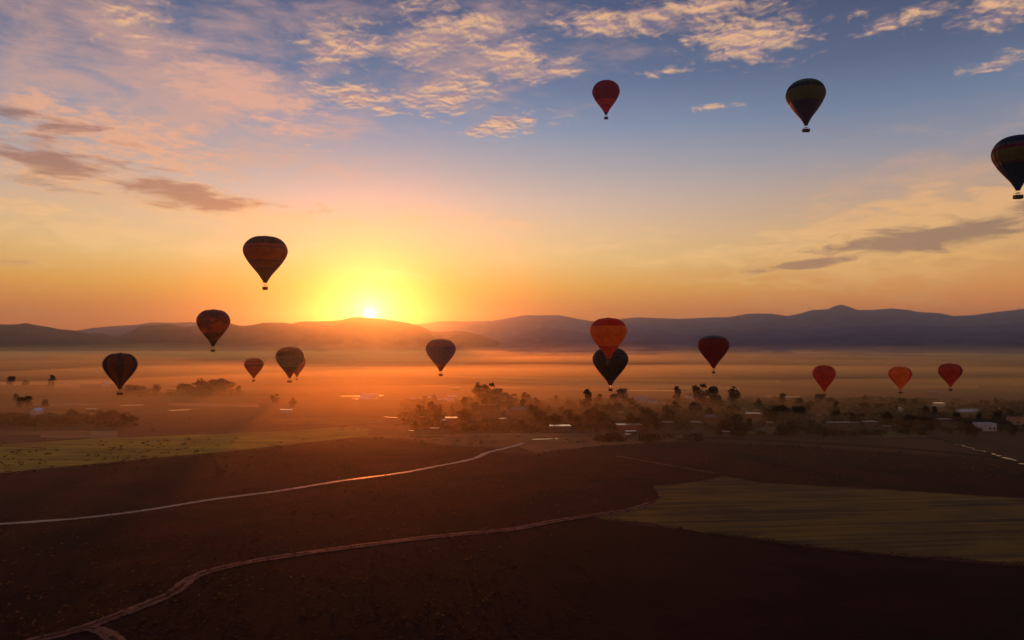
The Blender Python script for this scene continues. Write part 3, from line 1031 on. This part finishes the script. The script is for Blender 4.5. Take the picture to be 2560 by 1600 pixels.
KINDS = []
for i, (sh, mi) in enumerate([('round', 0), ('round', 1), ('wide', 1), ('ragged', 0), ('column', 1), ('ragged', 2), ('round', 2), ('wide', 0)]):
    KINDS.append((sh, *tree_meshes(40 + i, sh, M_leaf[mi])))
TREES = 0


def tree(px, py, h, kind=None, label=None, group=None, width=1.0):
    global TREES
    TREES += 1
    sh, crown, trunk = KINDS[random.randrange(len(KINDS)) if kind is None else kind]
    p = ground(px, py)
    root = bpy.data.objects.new('tree', None)
    C.objects.link(root)
    root.location = p
    k = h / 10.0
    root.scale = (k * width, k * width, k)
    root.rotation_euler = (0, 0, random.uniform(0, 6.28))
    tag(root, label, 'tree', group)
    link('crown', crown, root)
    link('trunk', trunk, root)
    return root


singles = [
    (28, 966, 12, 1, 'pale hazy tree near left edge, left of the low wide bush tree'),
    (65, 967, 8.5, 2, 'low wide tree between two taller trees on the left plain'),
    (130, 966, 13.5, 0, 'tall round tree standing alone right of the low wide tree'),
    (52, 1022, 9, 1, 'left one of two dark trees touching beside the gabled white house'),
    (70, 1018, 9, 1, 'right one of two dark trees touching beside the gabled white house'),
    (113, 1022, 7, 5, 'small pointed tree right of the gabled white house'),
    (40, 1005, 7, 3, 'small ragged tree next to the grounded orange balloon'),
    (687, 1012, 9, 0, 'round lone tree left of the village on the sunlit plain'),
    (730, 1020, 8, 3, 'smaller tree right of the round lone tree on the plain'),
    (1196, 1003, 15, 3, 'tallest tree of the hazy clump left of the village centre'),
    (1222, 1003, 16, 0, 'broad crowned tree topping the hazy clump left of the village centre'),
    (1245, 1006, 12, 1, 'round tree on the right shoulder of the hazy village clump'),
    (1311, 1013, 10, 4, 'narrow tree sticking up at the right end of the hazy clump'),
    (1390, 1010, 7, 4, 'thin small tree poking above the hedge left of the tall poplar'),
    (1468, 1025, 15, 4, 'tall columnar tree left of the black balloon basket'),
    (1556, 1010, 13, 1, 'pale hazy tree right below the black balloon basket'),
    (1692, 1010, 14, 4, 'pointed tree in front of the pink walled house row'),
    (1750, 1010, 17, 0, 'tall bushy tree beneath the bright yellow field strip'),
    (1785, 1014, 16, 1, 'tall dark tree right of the bushy tree under the yellow strip'),
    (1835, 1016, 15, 3, 'ragged dark tree right of the yellow field strip end'),
]
for (px, py, h, k, lb) in singles:
    tree(px, py, h, k, lb, None)
groups = [
    # x0, x1, y0, y1, count, h0, h1, label, group
    (1020, 1170, 1005, 1085, 20, 4.5, 9, 'orange lit hazy tree left of the village houses', 'hazy trees at the left end of the village'),
    (1160, 1340, 1005, 1075, 34, 5, 10.5, 'brown tree in the grove around the reddish house', 'trees around the reddish house'),
    (1340, 1500, 1022, 1066, 30, 4.5, 9, 'brown tree in the grove left of the long metal roof', 'trees left of the long metal roof'),
    (1490, 1800, 1012, 1076, 62, 4.5, 10, 'dark tree in the village grove below the black balloon', 'trees in the village centre'),
    (1800, 2060, 1012, 1090, 48, 4.5, 10, 'dark tree in the grove left of the small gabled roof', 'trees in the right half of the village'),
    (2060, 2340, 1005, 1096, 40, 4, 8.5, 'dark tree among the low houses below the orange balloons', 'trees among the low right houses'),
    (2340, 2580, 1010, 1096, 24, 3.5, 7, 'dark low tree around the white box house', 'trees around the white box house'),
]
LM = [(1127, 1056, 'the brightest yellow white shed roof'), (1085, 1081, 'the shed on the grass'), (1055, 1052, 'the small hazy shed'), (1222, 1036, 'the reddish brick house'),
      (1295, 1038, 'the wide pink roofed house'), (1257, 1057, 'the small white roofed shed'), (1402, 1078, 'the long metal roofed barn'), (1468, 1025, 'the tall columnar tree'),
      (1575, 1076, 'the slanting bright roof'), (1605, 1006, 'the pink lit roof'), (1672, 1067, 'the flat shining roof'), (1732, 998, 'the pink walled house'), (1780, 1057, 'the pale glinting roof'),
      (1885, 1045, 'the long pale roof'), (1820, 1017, 'the ragged tree under the strip'), (1927, 1067, 'the bright shed in the grove'), (1816, 1090, 'the glinting pasture shed'),
      (2045, 1043, 'the two dim flat roofed houses'), (2110, 1068, 'the long grey roof row'), (2254, 1032, 'the small white gabled hut'), (2351, 1017, 'the lone bright white roof'),
      (2220, 1077, 'the grey roof by the puddles'), (2367, 1059, 'the grey roof above the white box'), (2470, 1078, 'the white box house'), (2546, 1062, 'the tan house'), (2423, 1030, 'the thin greenhouse strip'),
      (82, 1038, 'the white gabled house'), (226, 1031, 'the pale hedge shed'), (330, 985, 'the long row left end'), (450, 985, 'the long row middle'), (1450, 1050, 'the thicket right of the barn'), (1500, 1030, 'the thicket under the black balloon'), (40, 1052, 'the left end of the hedge'), (150, 1052, 'the middle of the hedge'), (300, 1052, 'the right end of the hedge'), (1430, 1035, 'the thicket left of the columnar tree'), (560, 985, 'the long row right end'), (1360, 1030, 'the gap left of the barn'), (1980, 1040, 'the gap under the rust balloon')]
SHAPES = ['round green', 'round dark', 'spreading dark', 'ragged green', 'columnar dark', 'ragged brown', 'round brown', 'spreading green']
USED = set()
AVOID = [(82, 1038, 20), (1127, 1056, 27), (1085, 1081, 20), (1257, 1057, 14), (1222, 1036, 36), (1295, 1038, 40), (1402, 1078, 50), (1575, 1076, 60), (1578, 1088, 24), (1605, 1006, 30), (1634, 1010, 20), (1732, 998, 26), (1552, 1040, 11), (1672, 1067, 22),
         (1742, 1067, 25), (1780, 1057, 30), (1885, 1045, 34), (1862, 1031, 9), (1893, 1035, 10), (1820, 1017, 13), (1927, 1067, 15), (1816, 1090, 15), (2043, 1033, 18), (2050, 1053, 22), (2110, 1068, 76), (2178, 1067, 32), (2254, 1032, 10), (2351, 1017, 22), (2337, 988, 17),
         (2367, 1059, 32), (2220, 1077, 18), (2470, 1078, 44), (2546, 1062, 38), (226, 1031, 26), (2423, 1030, 54), (1128, 999, 20)]


def blocked(px, py, h):
    wp = 0.42 * h * (py - HOR) / CAM_H
    for (hx, hy, hw) in AVOID:
        if abs(px - hx) < hw / 2 + wp and hy - 3 < py < hy + 0.95 * h * (py - HOR) / CAM_H:
            return True
    return False


def scatter_tree(x0, x1, y0, y1, h0, h1, kinds, group, width):
    for tries in range(14):
        px, py, h = random.uniform(x0, x1), random.uniform(y0, y1), random.uniform(h0, h1)
        if not blocked(px, py, h):
            break
        h0 *= 0.93
        h1 *= 0.93
    lx, ly, ph = min(LM, key=lambda q: abs(q[0] - px) + 2.5 * abs(q[1] - py))
    size = 'small' if h < 6 else ('tall' if h > 9.5 else 'middling')
    dx, dy = px - lx, py - ly
    side = 'right of' if dx > 9 else ('left of' if dx < -9 else '')
    dep = 'in front' if dy > 6 else ('behind' if dy < -6 else '')
    if dep and side:
        rel = dep + ' and ' + side
    elif side:
        rel = 'beside and ' + side
    elif dep:
        rel = 'directly ' + ('in front of' if dy > 0 else 'behind')
    else:
        rel = 'close against'
    ks = list(kinds)
    random.shuffle(ks)
    for k in ks:
        lb_ = '%s %s tree %s %s' % (size, SHAPES[k], rel, ph)
        if lb_ not in USED:
            break
    USED.add(lb_)
    tree(px, py, h, k, lb_, group, width)


for (x0, x1, y0, y1, n, h0, h1, lb, gr) in groups:
    for i in range(int(n * 0.9)):
        scatter_tree(x0, x1, y0, y1, h0, h1, range(8), gr, random.uniform(0.95, 1.4))
for i in range(22):
    x = 300 + 310 * random.random()
    f_ = 1.3 if 460 < x < 590 else 0.8
    scatter_tree(x, x, 978, 990, 7 * f_, 11 * f_, range(8), 'trees in the long dark row', 1.5)
for i in range(20):
    scatter_tree(-10, 335, 1040, 1062, 3.5, 6.5, range(8), 'low trees in the left hedge', 1.6)

# ------------------------------------------------------------------ houses
M_white = material('whitewash', lin(206, 200, 192), 0.7, vary=lin(178, 168, 156), scale=0.5)
M_tan = material('tan_plaster', lin(196, 150, 104), 0.8, vary=lin(170, 126, 86), scale=0.5)
M_brick = material('reddish_brick', lin(150, 82, 56), 0.85, vary=lin(122, 64, 44), scale=0.8)
M_concrete = material('grey_render', lin(104, 84, 70), 0.85, vary=lin(78, 64, 54), scale=0.5)
M_tin = material('metal_sheet', lin(206, 192, 176), 0.3, metal=0.8, vary=lin(160, 142, 124), scale=0.6)
M_tin2 = material('weathered_sheet', lin(150, 128, 110), 0.45, metal=0.5, vary=lin(112, 92, 78), scale=0.6)
M_bright = material('new_metal_sheet', lin(244, 240, 232), 0.14, metal=1.0, vary=lin(224, 216, 204), scale=0.6)
M_tile = material('clay_roof', lin(128, 66, 44), 0.7, vary=lin(98, 50, 36), scale=1.0)
M_glassd = material('dark_window', lin(22, 20, 20), 0.15, spec=0.6)
M_plastic = material('greenhouse_film', lin(214, 212, 204), 0.2, spec=0.8, vary=lin(190, 186, 176), scale=0.3)


def house(name, label, px, py, wpx, kind, wall, roof, h=3.0, depth=None, rot=0.0, windows=0, group=None, cat='house', tilt=0.10):
    p = ground(px, py)
    sl = math.hypot(p.x, p.y)
    w = wpx * p.y / FPX
    dp = (depth or 8.0) * (0.55 if kind in ('shed', 'tunnel') else 0.8)
    root = bpy.data.objects.new(name, None)
    C.objects.link(root)
    root.location = p
    root.rotation_euler = (0, 0, rot)
    tag(root, label, cat, group)
    a, b = w / 2, dp
    if kind == 'gable_x' or kind == 'gable_y':
        wb = MB().box(-a, a, 0, b, -0.2, h)
        rise = 0.32 * (b if kind == 'gable_x' else w) / 2 + 0.4
        o = 0.35
        if kind == 'gable_x':
            wb.add([(-a, 0, h), (-a, b, h), (-a, b / 2, h + rise), (a, 0, h), (a, b, h), (a, b / 2, h + rise)], [(0, 2, 1), (3, 4, 5)])
            rf = MB()
            for s0, s1 in ((-o, b / 2), (b + o, b / 2)):
                z0 = h - rise * o / (b / 2)
                rf.add([(-a - o, s0, z0 + 0.04), (a + o, s0, z0 + 0.04), (a + o, s1, h + rise + 0.04), (-a - o, s1, h + rise + 0.04),
                        (-a - o, s0, z0 + 0.2), (a + o, s0, z0 + 0.2), (a + o, s1, h + rise + 0.2), (-a - o, s1, h + rise + 0.2)],
                       [(0, 1, 2, 3), (7, 6, 5, 4), (0, 4, 5, 1), (1, 5, 6, 2), (2, 6, 7, 3), (3, 7, 4, 0)])
        else:
            wb.add([(-a, 0, h), (a, 0, h), (0, 0, h + rise), (-a, b, h), (a, b, h), (0, b, h + rise)], [(0, 1, 2), (3, 5, 4)])
            rf = MB()
            for s0, s1 in ((-a - o, 0), (a + o, 0)):
                z0 = h - rise * o / a
                rf.add([(s0, -o, z0 + 0.04), (s0, b + o, z0 + 0.04), (s1, b + o, h + rise + 0.04), (s1, -o, h + rise + 0.04),
                        (s0, -o, z0 + 0.2), (s0, b + o, z0 + 0.2), (s1, b + o, h + rise + 0.2), (s1, -o, h + rise + 0.2)],
                       [(0, 1, 2, 3), (7, 6, 5, 4), (0, 4, 5, 1), (1, 5, 6, 2), (2, 6, 7, 3), (3, 7, 4, 0)])
        link('wall', wb.mesh('wall', wall), root)
        link('roof', rf.mesh('roof', roof), root)
    elif kind == 'shed':
        wb = MB()
        hb = h + b * tilt
        wb.add([(-a, 0, -0.2), (a, 0, -0.2), (a, b, -0.2), (-a, b, -0.2), (-a, 0, h), (a, 0, h), (a, b, hb), (-a, b, hb)],
               [(0, 3, 2, 1), (4, 5, 6, 7), (0, 1, 5, 4), (1, 2, 6, 5), (2, 3, 7, 6), (3, 0, 4, 7)])
        link('wall', wb.mesh('wall', wall), root)
        o = 0.4
        z0, z1 = h - o * tilt + 0.03, hb + o * tilt + 0.03
        rf = MB().add([(-a - o, -o, z0), (a + o, -o, z0), (a + o, b + o, z1), (-a - o, b + o, z1), (-a - o, -o, z0 + .12), (a + o, -o, z0 + .12), (a + o, b + o, z1 + .12), (-a - o, b + o, z1 + .12)],
                      [(0, 3, 2, 1), (4, 5, 6, 7), (0, 1, 5, 4), (1, 2, 6, 5), (2, 3, 7, 6), (3, 0, 4, 7)])
        link('roof', rf.mesh('roof', roof), root)
    elif kind == 'flat':
        link('wall', MB().box(-a, a, 0, b, -0.2, h).mesh('wall', wall), root)
        rf = MB().box(-a - 0.15, a + 0.15, -0.15, b + 0.15, h + 0.003, h + 0.2)
        link('roof', rf.mesh('roof', roof), root)
    elif kind == 'tunnel':
        n = 10
        prof = [(b / 2 - b / 2 * math.cos(PI * i / n), h * math.sin(PI * i / n)) for i in range(n + 1)]
        v = [(-a, y, z) for y, z in prof] + [(a, y, z) for y, z in prof]
        f = [(i, i + 1, n + 2 + i, n + 1 + i) for i in range(n)]
        me = mesh_of('cover', v, f, roof, True)
        link('cover', me, root)
        link('end_wall', mesh_of('end_wall', v, [tuple(range(n + 1)), tuple(range(n + 1, 2 * n + 2))[::-1]], wall), root)
    for i in range(windows):
        x = -a + w * (0.62 + 0.24 * i) if windows == 2 else -a + w * (i + 0.5) / windows
        fr = MB().box(x - 0.62, x + 0.62, -0.05, -0.003, 0.95, 2.25)
        fo_ = link('window', fr.mesh('window', wall), root)
        link('pane', MB().box(x - 0.5, x + 0.5, -0.08, -0.052, 1.05, 2.15).mesh('pane', M_glassd), fo_)
    return root


HS = [
    # name, label, px, py_base, wpx, kind, wall, roof, h, depth, windows
    ('house', 'white box house with two dark square windows near the right edge', 2470, 1078, 44, 'flat', M_white, M_white, 4.2, 7, 2),
    ('house', 'tan walled house cut by the right picture edge, behind the white box house', 2546, 1062, 38, 'shed', M_tan, M_tile, 4.6, 7, 1),
    ('house', 'white gabled house with bright sloping roof beside two touching dark trees', 82, 1038, 20, 'gable_y', M_white, M_bright, 3.0, 9, 0),
    ('shed', 'long low shed with the brightest yellow white roof left of the village', 1127, 1056, 27, 'shed', M_concrete, M_bright, 2.6, 12, 0),
    ('shed', 'tiny shed left below the brightest roof', 1109, 1060, 7, 'shed', M_concrete, M_tin, 2.2, 4, 0),
    ('shed', 'small shed with shining roof on the grass below the brightest roof', 1085, 1081, 20, 'shed', M_concrete, M_tin, 2.2, 4, 0),
    ('shed', 'small hazy shed among orange trees left of the brightest roof', 1055, 1052, 11, 'shed', M_brick, M_tin2, 2.4, 5, 0),
    ('shed', 'small white roofed shed in front of the reddish house grove', 1257, 1057, 14, 'shed', M_concrete, M_bright, 2.4, 6, 0),
    ('house', 'reddish brick house in the grove left of the village centre', 1222, 1036, 36, 'flat', M_brick, M_tile, 6.4, 8, 2),
    ('house', 'wide house with dim pink roof right of the reddish brick house', 1295, 1038, 40, 'gable_x', M_brick, M_tin2, 3.4, 10, 0),
    ('greenhouse', 'long low greenhouse glinting like a bright line on the sunlit plain', 1076, 1003, 118, 'tunnel', M_plastic, M_plastic, 2.4, 7, 0),
    ('greenhouse', 'short greenhouse behind the long glinting one', 1084, 998, 26, 'tunnel', M_plastic, M_plastic, 2.4, 7, 0),
    ('shed', 'bright roofed shed at the right end of the long glinting greenhouse', 1128, 999, 20, 'shed', M_concrete, M_tin, 2.6, 9, 0),
    ('shed', 'farthest hazy shed roof above the glinting greenhouse', 1137, 977, 22, 'shed', M_concrete, M_tin, 2.8, 12, 0),
    ('greenhouse', 'bright yellow greenhouse below the sun, farthest left of the bright roofs', 922, 991, 46, 'tunnel', M_plastic, M_plastic, 2.6, 10, 0),
    ('greenhouse', 'dim greenhouse directly below the bright yellow greenhouse', 912, 999, 34, 'tunnel', M_plastic, M_plastic, 2.2, 8, 0),
    ('shed', 'white shed alone on the field edge under the small dark red balloon', 714, 1034, 27, 'shed', M_white, M_bright, 2.6, 6, 0),
    ('shed', 'long metal roofed barn with the bright double edge at the grass margin', 1402, 1078, 50, 'shed', M_concrete, M_bright, 2.8, 9, 0),
    ('house', 'house with slanting bright roof edge in the middle of the village front', 1575, 1076, 60, 'shed', M_brick, M_tin, 3.0, 10, 0),
    ('shed', 'small shed in front of the house with the slanting bright roof', 1578, 1088, 24, 'shed', M_concrete, M_tin, 2.0, 4, 0),
    ('shed', 'tiny shed nearest the dark pasture, below the slanting bright roof', 1570, 1095, 11, 'shed', M_concrete, M_tin, 1.8, 3, 0),
    ('house', 'house with pink lit roof, left of two bright roofs under the black balloon', 1605, 1006, 30, 'gable_x', M_white, M_tin, 3.2, 9, 0),
    ('house', 'small pale roofed house right of the pink lit roof under the black balloon', 1634, 1010, 20, 'gable_x', M_white, M_tin2, 3.0, 8, 0),
    ('house', 'small pale house left of the pink lit roof under the black balloon', 1555, 1010, 18, 'gable_x', M_white, M_tin2, 3.0, 8, 0),
    ('house', 'pink walled house beside the tall tree under the yellow field strip', 1732, 998, 26, 'gable_x', M_white, M_tile, 3.4, 9, 0),
    ('shed', 'small bright shed roof in the grove between the two village centre houses', 1552, 1040, 11, 'shed', M_concrete, M_tin, 2.4, 5, 0),
    ('shed', 'flat shining roof right of the slanting bright roof', 1672, 1067, 22, 'shed', M_concrete, M_tin, 2.6, 6, 0),
    ('shed', 'dim thin roof right of the flat shining roof', 1742, 1067, 25, 'shed', M_concrete, M_tin2, 2.6, 6, 0),
    ('house', 'house with pale glinting roof below the tall dark trees', 1780, 1057, 30, 'gable_x', M_brick, M_tin2, 3.2, 8, 0),
    ('house', 'low house with long pale roof right of the tall dark trees', 1885, 1045, 34, 'shed', M_brick, M_tin, 2.8, 8, 0),
    ('shed', 'tiny roof just above the long pale roof, left one', 1862, 1031, 9, 'shed', M_concrete, M_tin2, 2.6, 5, 0),
    ('shed', 'tiny roof just above the long pale roof, right one', 1893, 1035, 10, 'shed', M_concrete, M_tin2, 2.6, 5, 0),
    ('shed', 'small roof under the ragged dark tree by the yellow strip', 1820, 1017, 13, 'shed', M_concrete, M_tin2, 2.6, 6, 0),
    ('shed', 'small bright shed low in the dark grove right of the village front', 1927, 1067, 15, 'shed', M_concrete, M_tin, 2.4, 5, 0),
    ('shed', 'small glinting shed at the pasture edge in the right village front', 1816, 1090, 15, 'shed', M_concrete, M_tin, 2.2, 4, 0),
    ('house', 'dim flat roofed house under the rust balloon, upper one', 2043, 1033, 18, 'flat', M_brick, M_concrete, 3.0, 7, 0),
    ('house', 'dim flat roofed house under the rust balloon, lower one', 2050, 1053, 22, 'flat', M_brick, M_concrete, 3.0, 7, 0),
    ('house', 'long low grey roof row in the right part of the village', 2110, 1068, 76, 'shed', M_concrete, M_tin2, 2.6, 7, 0),
    ('house', 'low grey roof at the right end of the long roof row', 2178, 1067, 32, 'shed', M_concrete, M_tin2, 2.8, 7, 0),
    ('house', 'small white gabled hut below the left orange balloon of the pair', 2254, 1032, 10, 'gable_y', M_white, M_tin, 2.6, 6, 0),
    ('shed', 'bright white roof alone on the plain below the rust balloon', 2351, 1017, 22, 'shed', M_white, M_bright, 2.6, 9, 0),
    ('shed', 'farthest dim roof on the plain right below the rust balloon', 2337, 988, 17, 'shed', M_concrete, M_tin2, 2.8, 10, 0),
    ('greenhouse', 'thin pale greenhouse strip above the white box house', 2423, 1030, 54, 'tunnel', M_plastic, M_plastic, 2.0, 6, 0),
    ('shed', 'grey roof left above the white box house', 2367, 1059, 32, 'shed', M_concrete, M_tin2, 2.6, 7, 0),
    ('shed', 'small grey roof near the end of the water line', 2220, 1077, 18, 'shed', M_concrete, M_tin2, 2.4, 5, 0),
    ('shed', 'white arched shelter on the left plain above the striped balloon basket', 258, 966, 14, 'gable_y', M_plastic, M_plastic, 3.0, 9, 0),
    ('shed', 'small pale roofed shed at the left hedge under the striped balloon', 226, 1031, 26, 'shed', M_concrete, M_tin, 2.2, 5, 0),
]
rr = random.Random(3)
for hdef in HS:
    nm, lb, px, py, w, k, wm, rm, h, dp, nw = hdef
    house(nm, lb, px, py, w, k, wm, rm, h, dp, rot=rr.uniform(-0.12, 0.12) if nw == 0 else 0.0, windows=nw, cat=nm if nm != 'house' else 'house', tilt=rr.uniform(0.0, 0.05))

# puddles of the ditch on the right
pud = [(2331, 1094, 9), (2358, 1103, 6), (2366, 1104, 5), (2376, 1107, 9), (2392, 1112, 8), (2404, 1114, 12), (2414, 1117, 9), (2426, 1120, 12), (2438, 1124, 9), (2449, 1127, 9), (2460, 1129, 6), (2484, 1136, 10), (2497, 1140, 9), (2510, 1145, 12), (2524, 1148, 10), (2536, 1151, 9), (2554, 1160, 9)]
for i, (px, py, w) in enumerate(pud):
    c = ground(px, py)
    rw = 1.35 * w * c.y / FPX / 2
    n = 14
    vs_ = []
    for k in range(n):
        t = 2 * PI * k / n
        q = 1 + 0.35 * noise.noise(Vector((math.cos(t) * 1.5, math.sin(t) * 1.5, i * 3.3)))
        vs_.append((rw * q * math.cos(t) + 0.4 * rw * math.sin(t) * 0, rw * 1.1 * q * math.sin(t), 0.0))
    me = mesh_of('puddle', vs_, [tuple(range(n))], M_water)
    o = link('puddle', me, None, (c.x, c.y, 0.14), R(-20))
    ordn = ['topmost', 'second', 'third', 'fourth', 'fifth', 'sixth', 'seventh', 'eighth', 'ninth', 'tenth', 'eleventh', 'twelfth', 'thirteenth', 'fourteenth', 'fifteenth', 'sixteenth', 'last'][i]
    tag(o, 'shining puddle, %s from the upper end of the broken ditch line' % ordn, 'puddle', 'puddles along the ditch', None)

# ------------------------------------------------------------------ low scrub


def scrub(name, regions, mat, smin, smax, seed, leaves=7):
    r = np.random.default_rng(seed)
    V, Fc = [], []
    for (x0, x1, y0, y1, n) in regions:
        for i in range(n):
            px, py = r.uniform(x0, x1), r.uniform(y0, y1)
            if noise.noise(Vector((px * 0.008, py * 0.02, seed))) < -0.05 and r.uniform() < 0.8:
                continue
            s_ = r.uniform(smin, smax)
            if smax > 3 and blocked(px, py, s_ * 1.2):
                continue
            c = ground(px, py)
            for k in range(leaves):
                d = r.normal(size=3)
                d /= np.linalg.norm(d)
                q = np.array([c.x, c.y, 0]) + np.array([d[0] * 0.7 * s_ * 1.6, d[1] * 0.7 * s_ * 1.6, abs(d[2]) * 0.55 * s_ + 0.12])
                u = np.cross(d, r.normal(size=3))
                u /= np.linalg.norm(u)
                w = np.cross(d, u)
                b = len(V)
                h = s_ * 0.42
                V += [tuple(q - u * h), tuple(q + w * h * 0.8), tuple(q + u * h), tuple(q - w * h * 0.8)]
                Fc.append((b, b + 1, b + 2, b + 3))
    return tag(link(name, mesh_of(name, V, Fc, mat)), kind='stuff')


scrub('scrub', [(-40, 1300, 1320, 1600, 1100), (600, 1640, 1180, 1300, 400), (100, 700, 1300, 1500, 600), (900, 1500, 1380, 1560, 260)], M_leaf[2], 0.12, 0.42, 5)
scrub('dry_tufts', [(-40, 1300, 1320, 1600, 900), (700, 1640, 1150, 1300, 500), (1300, 2560, 1120, 1200, 700), (-40, 1400, 1250, 1350, 300)], M_stubble, 0.12, 0.34, 15)
scrub('undergrowth', [(1010, 1360, 1000, 1078, 800), (1340, 1800, 1000, 1074, 1500), (1800, 2310, 998, 1088, 1800), (2310, 2600, 1010, 1078, 600), (-20, 340, 1040, 1066, 700), (300, 620, 976, 992, 300), (1480, 1760, 1092, 1104, 60)], M_leaf[1], 1.2, 4.6, 6, 14)
scrub('thicket', [(1010, 1800, 1000, 1076, 900), (1800, 2600, 998, 1078, 900)], M_leaf[2], 1.0, 4.0, 26, 14)
scrub('field_clumps', [(-20, 900, 1095, 1185, 350), (1000, 1720, 1085, 1112, 120), (-20, 1000, 1040, 1080, 200)], M_leaf[0], 0.4, 1.2, 8)


def verge(name, lines, mat, smin, smax, off, seed):
    r = np.random.default_rng(seed)
    V, Fc = [], []
    for pix, n in lines:
        pts = smooth_line([ground(*p) for p in pix], 10)
        for i in range(n):
            p = pts[r.integers(len(pts) - 1)].lerp(pts[-1], 0) if False else pts[r.integers(len(pts))]
            q = p + Vector((r.normal() * off * 2.0, r.choice([-1, 1]) * (off + abs(r.normal()) * 0.5), 0))
            s_ = r.uniform(smin, smax)
            for k in range(6):
                d = r.normal(size=3)
                d /= np.linalg.norm(d)
                c = np.array([q.x, q.y, 0.1]) + np.array([d[0] * s_, d[1] * s_, abs(d[2]) * s_ * 0.6])
                u = np.cross(d, r.normal(size=3))
                u /= np.linalg.norm(u)
                w = np.cross(d, u)
                b = len(V)
                h = s_ * 0.45
                V += [tuple(c - u * h), tuple(c + w * h), tuple(c + u * h), tuple(c - w * h)]
                Fc.append((b, b + 1, b + 2, b + 3))
    return tag(link(name, mesh_of(name, V, Fc, mat)), kind='stuff')


edge1 = [(0, 1188), (106, 1175), (264, 1161), (370, 1150), (529, 1137), (688, 1119), (846, 1102), (900, 1096), (979, 1098), (1111, 1116), (1217, 1122)]
edge2 = [(1486, 1293), (1720, 1325), (1900, 1349), (2080, 1374), (2300, 1393), (2560, 1413)]
edge3 = [(1340, 1136), (1500, 1118), (1690, 1106), (1800, 1109), (2000, 1118), (2200, 1130), (2400, 1144), (2600, 1162)]
verge('verge_grass', [(road_near, 500), (road_mid, 300)], M_leaf[2], 0.1, 0.26, 1.5, 31)
verge('margin_weeds', [(edge1, 170), (edge3, 230)], M_leaf[1], 0.2, 0.8, 0.8, 32)
verge('margin_grass', [(edge2, 160)], M_leaf[0], 0.12, 0.4, 0.7, 33)
print('TREES', TREES, 'objects', len(bpy.data.objects))
